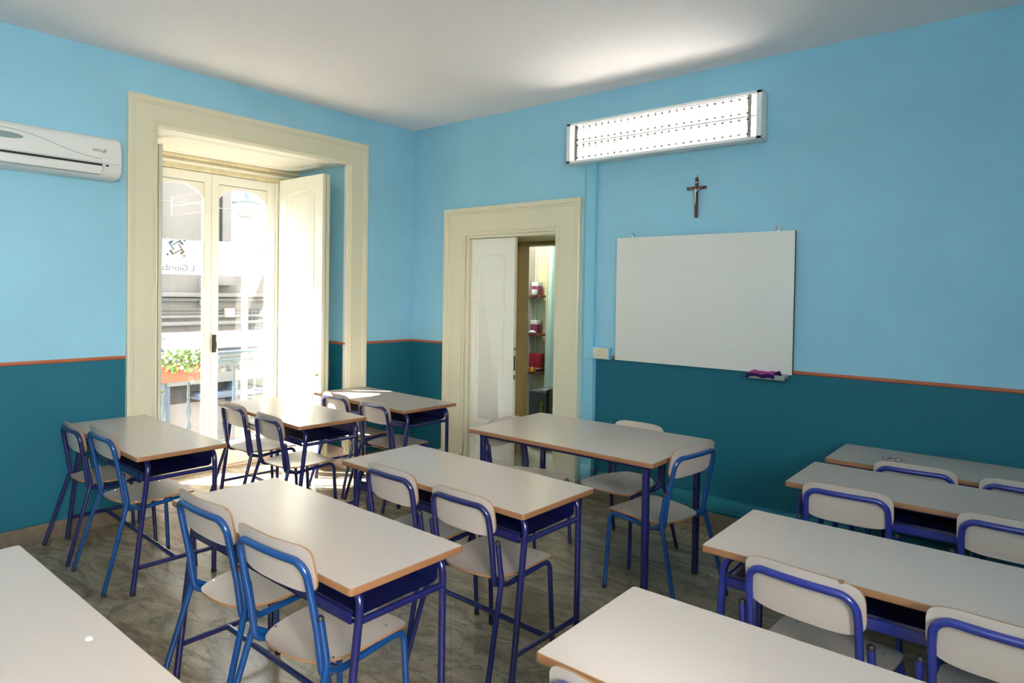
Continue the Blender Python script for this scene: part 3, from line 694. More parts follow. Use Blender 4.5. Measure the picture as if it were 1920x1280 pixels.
# ------------------------------------------------------------------ air conditioner
ac = empty('air_conditioner', (0, -3.28, 2.575)); L2 = .44
def ac_prof(): return [(0, .142), (.10, .142), (.150, .128), (.172, .10), (.186, .0), (.186, -.05), (.176, -.105), (.14, -.135), (.06, -.145), (0, -.145)]
mb = MB(); pr = ac_prof(); vs = []; n = len(pr); ys = [-L2, -L2 + .006, -L2 + .02, L2 - .02, L2 - .006, L2]; sc = [.93, .98, 1, 1, .98, .93]
for y, q in zip(ys, sc): vs += [(x * q, y, z * q) for x, z in pr]
mb.add(vs, [(i * n + k, i * n + k + 1, (i + 1) * n + k + 1, (i + 1) * n + k) for i in range(5) for k in range(n - 1)] + [list(range(n)), [5 * n + k for k in range(n)]], WHITEP, True); mb.build('body', ac, angle=50)
mb = MB(); mb.box((.1775, -L2 + .03, -.066), (.1875, L2 - .125, -.052), BLACK); mb.build('air_slot', ac)
mb = MB(); pts = [(.184, L2 - .118, -.066), (.183, L2 - .118, -.09), (.16, L2 - .128, -.124), (.158, -L2 + .03, -.125)]; mb.tube(fillet(pts, .02), .0014, GREYP, 6)
mb.box((.150, -L2 + .03, -.121), (.181, L2 - .13, -.072), WHITEP, .004); mb.build('flap', ac)
mb = MB(); mb.tube([(.1865, y, -.046) for y in (-L2 + .01, L2 - .01)], .0012, GREYP, 5); mb.build('panel_seam', ac)
mb = MB(); pts = [(.1835 + .0012, -L2 + .05 + t * .70, .095 - .12 / (1 + math.exp(-(t - .62) * 8)) ) for t in [k / 24 for k in range(25)]]
pts = [(.173 + (.10 - z) * .13 + .0006, y, z) for x, y, z in pts]; mb.tube(pts, .0016, GREYP, 5); mb.build('decor_line', ac)
mb = MB(); xe = .1835; mb.add([(xe + .002, -.235 + .105 * cos(R(15 * k)), .045 + .019 * sin(R(15 * k))) for k in range(24)] + [(xe - .010, -.235 + .115 * cos(R(15 * k)), .045 + .022 * sin(R(15 * k))) for k in range(24)], [list(range(24))] + [(k, (k + 1) % 24, 24 + (k + 1) % 24, 24 + k) for k in range(24)], mat('sage_display', (.25, .36, .34), .3)); mb.build('display_window', ac)
Mx = Matrix.Translation((.1825, .288, .034)) @ Matrix.Rotation(R(90), 4, 'Z') @ Matrix.Rotation(R(84), 4, 'X')
text_mesh('ASTA', .026, mat('dark_print', (.10, .08, .10), .5), 'lettering', ac, Mx, .0006)
mb = MB(); 
for dy in (0, .010): mb.add([(.1835, .318 + dy, .022), (.1835, .323 + dy, .022), (.1815, .333 + dy, .046), (.1815, .328 + dy, .046)], [(0, 1, 2, 3)], mat('wine_print', (.25, .02, .05), .5))
mb.build('logo_mark', ac)
mb = MB(); mb.box((.1845, L2 - .105, -.066), (.1868, L2 - .085, -.055), BLACK)
for k in range(3): mb.lathe((.1855, L2 - .068 + k * .018, -.061), [(0, 0), (.0022, 0), (.0022, .001), (0, .001)], GREYP, 8, axis='x')
mb.build('indicator', ac)
tag(ac, 'white wall-mounted air conditioner beside the window casing', 'air conditioner')

# ------------------------------------------------------------------ chairs
TR = .0122
def make_chair(M, big=False):
    """big: the bright-blue model, with a taller, wider backrest"""
    HW, ZC, HU, HD, KZ, LEAN, CUR, CAPZ = (.212, .785, .092, .072, .485, .205, .35, .65) if big else (.193, .725, .100, .080, .470, .165, .45, .645)
    def yb(x, z): return -.014 - LEAN * max(0, z - KZ - .01) + CUR * x * x - TR - .004
    o = empty('school_chair')
    # seat
    ol = []
    for k in range(48):
        a = 2 * pi * k / 48; c, s_ = cos(a), sin(a)
        if s_ >= 0: e = .32; x = .200 * abs(c) ** e * (1 if c > 0 else -1); y = .20 + .185 * abs(s_) ** e
        else: e = .86; x = .200 * abs(c) ** .72 * (1 if c > 0 else -1); y = .20 - .25 * abs(s_) ** e
        if y > .2: x *= 1 + .03 * (y - .2) / .18
        ol.append((x, y))
    def zt(x, y):
        z = .468 - .016 * math.exp(-((y - .11) / .13) ** 2) * (1 - (x / .26) ** 2) + .10 * x * x
        if y > .27: z -= 1.0 * (y - .27) ** 2
        if y < -.0: z += .25 * (-y)
        return z
    mb = MB(); mb.slab(ol, lambda x, y: (x, y, zt(x, y)), lambda x, y: (x, y, zt(x, y) - .0095), LAMC, CEDGE, rings=9); seat = mb.build('seat', o, angle=50)
    for x, y in ((-.15, .30), (.15, .30), (-.165, .05), (.165, .05)):
        mb = MB(); mb.lathe((x, y, zt(x, y)), [(0, -.001), (.006, -.001), (.005, .002), (0, .003)], CHROME, 8); mb.build('screw', seat)
    # backrest
    ol = []
    for k in range(56):
        a = 2 * pi * k / 56; c, s_ = cos(a), sin(a)
        x = HW * abs(c) ** .42 * (1 if c > 0 else -1)
        z = (HU * abs(s_) ** .40) if s_ >= 0 else -(HD * abs(s_) ** .62)
        if big and s_ > 0: z += .016 * (x / HW) ** 2
        ol.append((x, ZC + z))
    mb = MB(); th = .009
    mb.slab(ol, lambda x, z: (x, yb(x, z) + TR + .001, z), lambda x, z: (x, yb(x, z) + TR + th, z), LAMC, CEDGE, rings=8); back = mb.build('backrest', o, angle=50)
    for x in (-.165, .165):
        mb = MB(); mb.lathe((x, yb(x, ZC - .02) + TR + th, ZC - .02), [(0, -.001), (.006, -.001), (.004, .003), (0, .004)], CHROME, 8, axis='y'); mb.build('screw', back)
    # back frame: inverted U with a curved top
    bx = HW - .020; top = ZC + HU - (.046 if big else .040)
    path = [Vector((-bx + .016, .040, .430)), Vector((-bx, -.014, .434))]
    side = [Vector((-bx - .002, yb(bx, z), z)) for z in (.60, .70)]
    topp = []
    r = .055
    for k in range(7):
        a = R(180 - 90 * k / 6); x = -bx + r + r * cos(a); z = top - r + r * sin(a); topp.append(Vector((x, yb(x, z), z)))
    mid = [Vector((x, yb(x, top), top)) for x in (-.09, -.045, 0)]
    half = fillet([path[0], path[1], side[0]], .045) + [side[1]] + topp + mid
    full = half + [Vector((-p.x, p.y, p.z)) for p in half[::-1][1:]]
    mb = MB(); mb.tube(full, TR + .0008, M, 12); mb.build('back_frame', o)
    for sx in (-1, 1):
        # rear leg runs outside the back frame up to a black cap
        pts = fillet([(sx * .207, -.036, CAPZ - .01), (sx * .209, -.010, KZ), (sx * .2475, -.143, .014)], .05, 5)
        mb = MB(); mb.tube(pts, TR, M, 12); lg = mb.build('leg', o)
        mb = MB(); mb.lathe((sx * .207, -.0365, CAPZ - .014), [(0, 0), (TR + .0006, 0), (TR + .0006, .008), (TR * .7, .014), (0, .015)], RUB, 12); mb.build('end_cap', lg)
        mb = MB(); mb.tube([(sx * .2480, -.145, .0), (sx * .2470, -.1405, .016)], TR + .0012, RUB, 12); mb.build('rubber_foot', lg)
        pts = fillet([(sx * .198, .375, .014), (sx * .190, .350, .447), (sx * .187, .26, .440)], .05, 6)
        mb = MB(); mb.tube(pts, TR, M, 12); lg = mb.build('leg', o)
        mb = MB(); mb.tube([(sx * .198, .375, .0), (sx * .1978, .374, .016)], TR + .0012, RUB, 12); mb.build('rubber_foot', lg)
        pts = fillet([(sx * .187, .26, .440), (sx * .187, .06, .425), (sx * .207, -.006, KZ - .022)], .04, 5)
        mb = MB(); mb.tube(pts, TR, M, 12); mb.build('seat_rail', o)
    for y_, z_ in ((.26, .430), (.07, .418)):
        mb = MB(); mb.tube([(-.187, y_, z_), (.187, y_, z_)], .008, M, 8); mb.build('cross_bar', o)
    return o
G1 = 'chairs in the desk rows near the window'; G2 = 'chairs in the desk rows along the board wall'; G3 = "chairs around the teacher's desk"
proto = {'n': make_chair(NAVY)}
def variant(key, m):
    c = copy_tree(proto['n']); swap_mat(c, NAVY, m); proto[key] = c; return c
proto['b'] = make_chair(BLUE, True); variant('v', NAVY_LIT)
used = set()
def chair(x, y, rz, key, lab, group):
    o = proto[key] if key not in used else copy_tree(proto[key]); used.add(key)
    o.location = (x, y, 0); o.rotation_euler = (0, 0, R(rz)); tag(o, lab, 'chair', group); return o
chair(.350, -3.13, -2, 'n', 'indigo-framed school chair squeezed between the teal wall and a bright-blue chair', G1)
chair(.940, -3.142, -1.2, 'b', 'bright-blue-framed school chair at the desk below the air conditioner', G1)
chair(.330, -2.048, -3, 'n', 'indigo-framed school chair at the window desk, nearer the glass door', G1)
chair(.933, -2.112, -4, 'n', 'indigo-framed school chair at the window desk, the one nearer the room centre', G1)
chair(.468, -1.222, -2.5, 'n', 'indigo-framed school chair at the corner desk, nearer the window shutter', G1)
chair(1.005, -1.245, -2.3, 'n', 'indigo-framed school chair at the corner desk, nearer the door', G1)
chair(2.634, -2.452, -2.1, 'n', 'indigo-framed school chair at the central desk, on the window side of the pair', G1)
chair(3.161, -2.495, -1.5, 'n', 'indigo-framed school chair at the central desk, on the whiteboard side of the pair', G1)
chair(2.608, -3.355, 0, 'b', 'bright-blue-framed chair at the closest complete desk, window side of the pair', G1)
chair(3.160, -3.387, 2.6, 'b', 'bright-blue-framed chair at the closest complete desk, centre-aisle side of the pair', G1)
chair(3.585, -1.215, 82, 'b', "bright-blue-framed chair drawn up at the end of the teacher's desk", G3)
chair(2.988, -.668, 177.8, 'n', "indigo-framed chair with its back to the wall under the whiteboard", G3)
chair(2.275, -1.13, -90, 'n', "indigo-framed chair tucked into the end of the teacher's desk facing the doorway", G3)
c8 = chair(4.561, -2.36, -6, 'v', 'lit-indigo-framed chair with a chipped backrest top in the second row from the camera', G2)
chair(5.094, -2.36, -1.9, 'v', 'lit-indigo-framed chair cut by the photo edge in the second row from the camera', G2)
chair(4.438, -1.25, 2.2, 'v', 'lit-indigo-framed chair in the third row from the camera, fully in view', G2)
chair(5.065, -1.283, -.6, 'v', 'lit-indigo-framed chair in the third row from the camera, cut by the photo edge', G2)
chair(4.610, -.545, 2.6, 'v', 'lit-indigo-framed chair at the desk against the wall, nearer the round sticker', G2)
chair(5.088, -.568, 0, 'v', 'lit-indigo-framed chair at the desk against the wall, farther from the sticker', G2)
chair(4.442, -3.335, -3, 'v', 'lit-indigo-framed chair at the closest desk, only its backrest corner showing', G2)

bk = [k for k in kids(c8) if k.name.startswith('backrest')][0]
mb = MB(); mb.lathe((.128, -.066, .8235), [(0, -.007), (.006, -.006), (.010, .0), (.010, .0025), (0, .003)], CEDGE, 10); mb.build('chip', bk)
# ------------------------------------------------------------------ student desks
DL = .65; DH = .77
def make_desk(M):
    o = empty('school_desk'); d2 = .26; LR = .0145
    mb = MB(); mb.prism(rrect(-DL, -d2, DL, d2, .014, 4), DH - .026, DH, EDGE, LAM, bev=.004); mb.build('tabletop', o, angle=30)
    ex = DL - .055
    for sx in (-1, 1):
        x = sx * ex
        # each leg bends inwards under the top; the student-side one also slants out towards the chair
        mb = MB(); mb.tube(fillet([(x - sx * .13, -.172, DH - .041), (x, -.172, DH - .041), (x, -.255, .014)], .075, 8), LR, M, 12); lg = mb.build('leg', o)
        mb = MB(); mb.tube([(x, -.2562, 0), (x, -.2545, .018)], LR + .0015, RUB, 12); mb.build('rubber_foot', lg)
        mb = MB(); mb.tube(fillet([(x - sx * .13, .205, DH - .041), (x, .205, DH - .041), (x, .205, .014)], .075, 8), LR, M, 12); lg = mb.build('leg', o)
        mb = MB(); mb.tube([(x, .205, 0), (x, .205, .018)], LR + .0015, RUB, 12); mb.build('rubber_foot', lg)
        for ya, yc, z_, r_ in ((-.184, .205, .625, .85), (-.240, .205, .145, .85)):
            mb = MB(); mb.tube([(x, ya, z_), (x, yc, z_)], LR * r_, M, 10); mb.build('side_rail', o)
    for y_ in (-.172, .205):
        mb = MB(); mb.tube([(-ex + .13, y_, DH - .041), (ex - .13, y_, DH - .041)], LR, M, 12); mb.build('top_rail', o)
    mb = MB(); mb.tube([(-ex, -.02, .145), (ex, -.02, .145)], LR * .85, M, 10); mb.build('stretcher', o)
    # book shelf under the top
    mb = MB(); th = .0012
    prof = [(-.196, .662), (-.196, .640), (-.189, .636), (.175, .641), (.192, .652), (.192, DH - .03)]
    vs = []
    for x in (-ex + .014, ex - .014): vs += [(x, y, z) for y, z in prof]
    for x in (-ex + .014, ex - .014): vs += [(x, y + (.002 if i in (0, 1) else (-.002 if i >= 4 else 0)), z + (.0025 if 1 <= i <= 3 else 0)) for i, (y, z) in enumerate(prof)]
    n = len(prof); mb.add(vs, [(k, k + 1, n + k + 1, n + k) for k in range(n - 1)], SHEET, False); mb.add(vs, [(2 * n + k, 3 * n + k, 3 * n + k + 1, 2 * n + k + 1) for k in range(n - 1)], SHEET, False)
    mb.build('book_shelf', o)
    mb = MB(); mb.box((-ex + .02, -.204, .616), (ex - .02, -.197, .652), M, .001); mb.box((-ex + .02, -.204, .616), (ex - .02, -.175, .620), M, .001); mb.build('shelf_lip', o)
    return o
dproto = {'n': make_desk(NAVY)}
c_ = copy_tree(dproto['n']); swap_mat(c_, NAVY, NAVY_LIT); dproto['v'] = c_; dused = set()
def desk(x, y, rz, key, lab, group, sy=1., sx=1.):
    o = dproto[key] if key not in dused else copy_tree(dproto[key]); dused.add(key)
    o.location = (x, y, 0); o.rotation_euler = (0, 0, R(rz)); o.scale = (sx, sy, 1); tag(o, lab, 'desk', group); return o
GD1 = 'two-seat desks in the window rows'; GD2 = 'two-seat desks along the board wall'
desk(.70, -2.91, -2.2, 'n', 'two-seat school desk on indigo legs pushed to the teal wall below the air conditioner', GD1, .97)
desk(.615, -1.81, -4, 'n', 'two-seat school desk standing in the bright light of the window', GD1, 1.05)
desk(.66, -.93, -3, 'n', 'two-seat school desk in the room corner with sunlight across one end', GD1, 1.08)
desk(2.83, -2.215, -1.5, 'n', 'two-seat school desk in the centre between the sunlit desk and the teacher\'s desk', GD1, 1.03)
desk(2.86, -3.14, -1., 'n', 'two-seat school desk with two bright-blue chairs, its whole top in view', GD1, .96)
d0 = desk(2.975, -4.225, 0, 'n', 'school desk cut off by the bottom corner with a tiny paper scrap on it', GD1, 1.04)
desk(4.80, -3.045, 0, 'v', 'closest desk of the right block, lamp glow on its top', GD2, 1.)
desk(4.82, -2.035, 0, 'v', 'desk of the right block behind the closest one, lit-indigo legs showing', GD2, 1.06)
desk(4.785, -.945, 0, 'v', 'desk of the right block between the stickered desk and the one with the chipped chair', GD2, 1.04)
d10 = desk(4.805, -.295, 0, 'v', 'desk of the right block against the teal wall with a round sticker on top', GD2, .98)
bpy.context.view_layer.update()
# round no-sign sticker on the desk at the wall
RED = mat('sticker_red', (.30, .03, .06), .4); STW = mat('sticker_white', (.75, .75, .74), .4); STK = mat('sticker_black', (.02, .02, .03), .4)
sxy = (-.345, -.0); mb = MB(); zz = DH + .0006
def disc(mb, r0, r1, m, z, n=36):
    vs = [(sxy[0] + r * cos(2 * pi * k / n), sxy[1] + r * sin(2 * pi * k / n), z) for r in (r0, r1) for k in range(n)]
    mb.add(vs, [(k, (k + 1) % n, n + (k + 1) % n, n + k) for k in range(n)], m)
disc(mb, .0005, .050, STW, zz); disc(mb, .042, .050, RED, zz + .0003); disc(mb, .049, .053, STK, zz + .0002)
for a in (20, 75, 140, 200, 290): mb.box((0, 0, 0), (0, 0, 0), STK)
mb.tube([(sxy[0] - .025, sxy[1] - .008, zz + .0008), (sxy[0] - .008, sxy[1] + .002, zz + .0008), (sxy[0] + .012, sxy[1] - .004, zz + .0008), (sxy[0] + .022, sxy[1] + .018, zz + .0008)], .0035, STK, 4)
mb.tube([(sxy[0] - .008, sxy[1] + .002, zz + .0008), (sxy[0] - .014, sxy[1] + .026, zz + .0008)], .003, STK, 4); mb.tube([(sxy[0] + .012, sxy[1] - .004, zz + .0008), (sxy[0] + .02, sxy[1] - .028, zz + .0008)], .003, STK, 4)
mb.tube([(sxy[0] - .03, sxy[1] - .032, zz + .0008), (sxy[0] + .032, sxy[1] + .030, zz + .0008)], .0028, RED, 4)
mb.build('round_sticker', d10)
o = crumple('paper_scrap', (3.23, -4.03, .7705), (.014, .010, .006), mat('paper_white', (.85, .85, .86), .6), 5, 3, 8); tag(o, 'tiny crumpled white paper scrap lying on the bare corner desk', 'paper')

# ------------------------------------------------------------------ teacher's desk
td = empty('teacher_desk', (2.915, -1.15, 0), 0); TH = .82
mb = MB(); mb.prism(rrect(-.66, -.40, .66, .39, .012, 4), TH - .026, TH, EDGE, LAM, bev=.004); mb.build('tabletop', td, angle=30)
for sx, sy in ((-1, -1), (1, -1), (-1, 1), (1, 1)):
    mb = MB(); x, y = sx * .585, sy * .325 + .0; mb.tube([(x, y, .012), (x, y, TH - .028)], .0215, NAVY, 18); lg = mb.build('leg', td)
    mb = MB(); mb.tube([(x, y, 0), (x, y, .016)], .0228, RUB, 18); mb.build('rubber_foot', lg)
mb = MB(); fz0, fz1 = TH - .052, TH - .026
mb.box((-.60, -.345, fz0), (.60, -.315, fz1), NAVY, .002); mb.box((-.60, .315, fz0), (.60, .345, fz1), NAVY, .002); mb.box((-.60, -.345, fz0), (-.57, .345, fz1), NAVY, .002); mb.box((.57, -.345, fz0), (.60, .345, fz1), NAVY, .002); mb.build('apron', td)
tag(td, "larger teacher's desk with greige top on four thick round indigo legs", 'desk')

mb = MB(); T_ = RD + .18
mb.box((-T_, -12, CZ + .15), (-.02, 12, 13), mat('outer_plaster', (.5, .46, .40), .9)); mb.box((-T_, -12, -4.5), (-.02, YB - .1, CZ + .15), MATS['outer_plaster']); mb.box((-T_, .2, -4.5), (-.02, 12, CZ + .15), MATS['outer_plaster']); mb.box((-T_, YB - .1, -4.5), (-.02, .2, -.16), MATS['outer_plaster'])
tag(mb.build('wall_exterior'), kind='structure')
# ------------------------------------------------------------------ outside: balcony, lamp, facade
IRON = mat('grey_iron', (.10, .115, .135), .4, metal=.3); STONE = mat('street_plaster', (.12, .11, .104), .8, var=.12, vscale=1.5)
STONE2 = mat('grey_stone', (.125, .12, .118), .85, var=.2, vscale=3.); PIPE = mat('brown_pipe', (.22, .15, .13), .6); SHOPB = mat('slate_blue', (.09, .12, .17), .5); CANV = mat('lilac_grey_canvas', (.28, .25, .29), .8, var=.1, vscale=4.)
WHT = mat('shop_white', (.19, .20, .20), .6); TERR = mat('terracotta_pot', (.30, .095, .055), .7, var=.1, vscale=20.)
mb = MB(); mb.box((-2.0, -4.0, -.16), (-1.05, .6, -.02), mat('pale_balcony_stone', (.66, .60, .52), .7, var=.08, vscale=5.), .01); o = mb.build('balcony_slab'); tag(o, 'grey stone balcony floor outside the glass doors', 'balcony')
br = empty('balcony_railing', (-1.75, 0, -.02))
mb = MB(); mb.box((-.022, -3.9, 1.01), (.022, .5, 1.035), IRON, .004); mb.box((-.012, -3.9, .93), (.012, .5, .945), IRON, .003); mb.box((-.014, -3.9, .06), (.014, .5, .08), IRON, .003); mb.build('rail', br)
ball_ys = [-3.7 + k * .245 for k in range(17)]
bp = None
for y in ball_ys:
    if bp is None:
        mb = MB(); mb.lathe((0, 0, 0), [(.010, .06), (.012, .12), (.022, .20), (.030, .26), (.022, .31), (.011, .35), (.02, .38), (.028, .43), (.02, .50), (.011, .56), (.018, .60), (.012, .64), (.012, .84), (.018, .90), (.034, .935)], IRON, 12); bp = mb.build('baluster', br); bp.location = (0, y, 0)
    else:
        c = bp.copy(); C.objects.link(c); c.parent = br; c.location = (0, y, 0)
tag(br, 'grey iron balcony railing with turned balusters behind the glass doors', 'railing')
fb = empty('flower_box', (-1.605, -1.63, .76))
mb = MB(); x0, x1, y0, y1, h = -.085, .085, -.30, .30, .17
vs = [(x0 * .8, y0 * .93, 0), (x1 * .8, y0 * .93, 0), (x1 * .8, y1 * .93, 0), (x0 * .8, y1 * .93, 0), (x0, y0, h), (x1, y0, h), (x1, y1, h), (x0, y1, h), (x0 * .85, y0 * .96, h), (x1 * .85, y0 * .96, h), (x1 * .85, y1 * .96, h), (x0 * .85, y1 * .96, h), (x0 * .8, y0 * .94, h - .03), (x1 * .8, y0 * .94, h - .03), (x1 * .8, y1 * .94, h - .03), (x0 * .8, y1 * .94, h - .03)]
mb.add(vs, [(0, 3, 2, 1)] + [(a, (a + 1) % 4, 4 + (a + 1) % 4, 4 + a) for a in range(4)] + [(4 + a, 4 + (a + 1) % 4, 8 + (a + 1) % 4, 8 + a) for a in range(4)] + [(8 + a, 8 + (a + 1) % 4, 12 + (a + 1) % 4, 12 + a) for a in range(4)] + [(12, 13, 14, 15)], TERR)
mb.box((x0 - .008, y0 - .008, h - .035), (x0 + .004, y1 + .008, h), TERR, .003); mb.box((x1 - .004, y0 - .008, h - .035), (x1 + .008, y1 + .008, h), TERR, .003); mb.build('planter', fb)
mb = MB(); mb.box((-.11, -.22, -.012), (-.08, -.19, .19), IRON, .002); mb.box((-.11, .19, -.012), (-.08, .22, .19), IRON, .002); mb.box((-.11, -.22, -.012), (.07, -.19, -.002), IRON); mb.box((-.11, .19, -.012), (.07, .22, -.002), IRON)
mb.box((-.15, -.22, .17), (-.08, -.19, .18), IRON); mb.box((-.15, .19, .17), (-.08, .22, .18), IRON); mb.build('bracket', fb)
LEAF = mat('pale_green_leaf', (.22, .30, .10), .5, var=.4, vscale=30.); PET = mat('white_petal', (.7, .66, .66), .6)
rnd = random.Random(11); mb = MB(); fl = MB()
def leaf_at(mb, c, s, m, nseg=5):
    d = Vector((rnd.uniform(-1, 1), rnd.uniform(-1, 1), rnd.uniform(-.5, .8))).normalized(); u = d.orthogonal().normalized(); q = d.cross(u)
    pts = [c + u * (s * cos(2 * pi * k / 7)) + q * (s * .85 * sin(2 * pi * k / 7)) + d * (.12 * s * ((k % 2) * 2 - 1)) for k in range(7)]
    mb.add([c + d * (s * .2)] + pts, [(0, 1 + k, 1 + (k + 1) % 7) for k in range(7)], m)
for k in range(520):
    y = rnd.uniform(-.33, .33); hh = rnd.uniform(0, .15) * (1 - (y / .4) ** 2 * .4); x = rnd.gauss(0, .06)
    z = h - .01 + hh if abs(x) < .085 else h - rnd.uniform(-.08, .06)
    (leaf_at(mb, Vector((x, y, z)), rnd.uniform(.014, .028), LEAF) if rnd.random() < .68 else leaf_at(fl, Vector((x, y, z + .015)), rnd.uniform(.014, .024), PET))
for k in range(14):
    y = rnd.uniform(-.2, .25)
    for q in range(4): leaf_at(mb, Vector((.10 + .01 * q, y + rnd.uniform(-.02, .02), h + .01 - .022 * q)), .024, LEAF)
a = mb.build('foliage', fb); b = fl.build('blossoms', fb); tag(a, kind='stuff'); tag(b, kind='stuff')
tag(fb, 'terracotta flower box with pale green leaves and white blossoms on the balcony rail', 'planter')
# street lamp
sl = empty('street_lamp', (-4.2, .45, -4.5)); lz = 4.5 + 2.98; k_ = 1.0
DK = mat('lamp_slate', (.10, .12, .15), .4, metal=.4); GLB = mat('milk_globe', (.3, .3, .28), .3)
mb = MB(); mb.lathe((0, 0, 0), [(.10, 0), (.10, .3), (.06, .4), (.045, lz - .35), (.03, lz - .25)], WHT, 14); mb.build('pole', sl)
mb = MB(); mb.lathe((0, 0, lz - .22), [(.0, .0), (.07, .0), (.12, .05), (.16, .13), (.17, .20), (0, .20)], GLB, 24); mb.build('globe', sl)
mb = MB(); mb.lathe((0, 0, lz - .02), [(0, 0), (.19, 0), (.19, .03), (.10, .05), (.085, .09), (.05, .095), (.05, .12), (.03, .13), (.03, .17), (.012, .18), (.012, .22), (0, .23)], DK, 24); mb.tube([(0, 0, lz + .2), (0, .05, lz + .27), (0, -.01, lz + .30), (0, -.05, lz + .25)], .01, DK, 6); mb.build('cap', sl)
tag(sl, 'street lamp with a milky globe and dark cap seen through the glass door', 'street lamp')
# facade across the street
fc = empty('building', (-7.6, 0, -4.5)); Z0 = 4.5
def fb_(name, boxes, m, bev=.0):
    mb = MB()
    for lo, hi in boxes: mb.box((lo[0], lo[1], lo[2] + Z0), (hi[0], hi[1], hi[2] + Z0), m, bev)
    return mb.build(name, fc)
fb_('wall', [((-1.0, -9, -4.5), (0, 9, 6.2))], STONE)
fb_('pilaster', [((0, .25, 1.9), (.14, .55, 6.2))], mat('rosy_plaster', (.095, .075, .068), .85)); fb_('pilaster', [((0, 1.55, 1.9), (.16, 1.68, 6.2)), ((0, 1.78, 1.9), (.10, 1.95, 6.2)), ((0, 1.5, 1.75), (.22, 2.0, 1.95))], STONE2, .01)
fb_('pilaster', [((0, 2.75, 1.9), (.16, 3.1, 6.2))], STONE2, .01)
fb_('cornice', [((0, -9, 1.52), (.16, 9, 1.60)), ((0, -9, 1.44), (.08, 9, 1.50)), ((0, -9, 1.12), (.07, 9, 1.17)), ((0, -9, .98), (.09, 9, 1.05))], STONE2, .01)
fb_('corbel', [((0, 1.35, 1.60), (.30, 1.6, 1.9)), ((0, 1.35, 1.35), (.16, 1.6, 1.62))], STONE2, .03)
mb = MB(); fb_('window', [((0, 1.9, 2.5), (.05, 2.7, 4.2))], mat('dull_window', (.17, .18, .19), .4)); fb_('window', [((0, -1.2, 2.4), (.05, -.2, 4.2))], MATS['dull_window'])
fb_('quoin', [((0, -.35, -.5 + k * .36), (.12, .06, -.16 + k * .36)) for k in range(14)], WHT, .012)
mb = MB(); mb.tube([(.12, .14, Z0 + 3.2), (.12, .14, Z0 - 4.0)], .045, PIPE, 10); mb.build('drain_pipe', fc)
mb = MB(); mb.tube([(.03, -.5, Z0 + 1.30), (.04, 1.2, Z0 + 1.28), (.03, 4, Z0 + 1.30)], .012, STONE2, 5); mb.tube([(.03, -.5, Z0 + 1.22), (.04, 1.5, Z0 + 1.21), (.03, 4, Z0 + 1.24)], .010, STONE2, 5)
mb.tube([(.03 + .0, 1.5 + .35 * cos(R(15 * k)), Z0 + 1.0 + .42 * sin(R(15 * k))) for k in range(24)], .007, STONE2, 5, closed=True); mb.box((.0, 1.85, Z0 + 1.12), (.10, 2.05, Z0 + 1.30), mat('meter_pink', (.30, .22, .21), .6), .01); mb.build('cable', fc)
fb_('grille', [((.03, 2.35 + k * .08, .86), (.05, 2.365 + k * .08, 1.3)) for k in range(8)] + [((.03, 2.3, .88 + k * .07), (.05, 2.98, .892 + k * .07)) for k in range(6)], IRON)
aw = MB(); aw.add([(0, .42, Z0 + .86), (0, 4.4, Z0 + .86), (.75, 4.4, Z0 + .60), (.75, .42, Z0 + .60), (0, .42, Z0 + .84), (0, 4.4, Z0 + .84), (.75, 4.4, Z0 + .58), (.75, .42, Z0 + .58)], [(0, 1, 2, 3), (7, 6, 5, 4), (3, 2, 6, 7), (0, 3, 7, 4), (1, 5, 6, 2)], CANV); aw.build('awning', fc)
fb_('shop_front', [((0, .28, -2.2), (.35, .62, .78)), ((0, .5, .48), (.5, 4.4, .60)), ((0, 1.9, -4.5), (.3, 2.02, -.12)), ((0, 1.2, -.42), (.38, 3.6, -.30)), ((0, .62, -4.5), (.3, .72, .5))], SHOPB, .01)
fb_('sign_board', [((.05, .64, -.12), (.32, 4.2, .44))], WHT, .01)
rn = random.Random(4); mb = MB()
for k in range(7):
    y = 1.65 + k * .17 + (.12 if k > 3 else 0); pts = [(.335, y + rn.uniform(-.05, .05), Z0 + .13 + rn.uniform(-.06, .07)) for _ in range(4)]; mb.tube(pts, .016, STONE2, 5)
mb.build('sign_scrollwork', fc)
fb_('shop_interior', [((.0, .75, -4.4), (.02, 4.2, -.5))], mat('pale_shop', (.36, .33, .32), .8))
tag(fc, 'pale old building across the street with pilasters, cornice and shop front', 'building')
BR = mat('brick_red_goods', (.42, .16, .11), .8, var=.4, vscale=9.)
for k, (y, z, w_, h_) in enumerate(((.95, -1.35, .30, .28), (1.25, -2.1, .35, .30), (1.75, -1.4, .22, .45), (2.15, -.95, .45, .40))):
    zf = -4.5
    mb = MB(); mb.box((.0, 0, 0), (.35, w_, z + h_ - zf), BR, .02); o = mb.build('goods_crate', None, (-7.15, y, zf)); tag(o, ['low brick-red stack at the shop front below the planter', 'lower brick-red stack beside the shop post below the railing', 'narrow brick-red stack between the balusters', 'tall brick-red stack of goods behind the railing near the doors\' meeting edge'][k], 'crate', 'goods stacked at the shop front')
mb = MB(); mb.box((-9, -12, -4.62), (-1.05, 12, -4.5), mat('basalt_street', (.12, .115, .11), .6, var=.2, vscale=4.), 0); tag(mb.build('ground_street'), kind='structure')
rn = random.Random(2)
for k, (z0_, z1_, x, lab) in enumerate(((.93, 1.02, -3.2, 'upper overhead wire crossing above the shop sign'), (.88, .93, -3.3, 'lower overhead wire crossing above the shop sign'), (2.95, 2.80, -3.6, 'overhead wire crossing in front of the street lamp'))):
    mb = MB(); mb.tube([(x, -5 + t * .8, z0_ + (z1_ - z0_) * t / 12 - .10 * sin(pi * t / 12)) for t in range(13)], .006, STONE2, 5); o = mb.build('overhead_wire'); tag(o, lab, 'wire', 'overhead wires in the street')

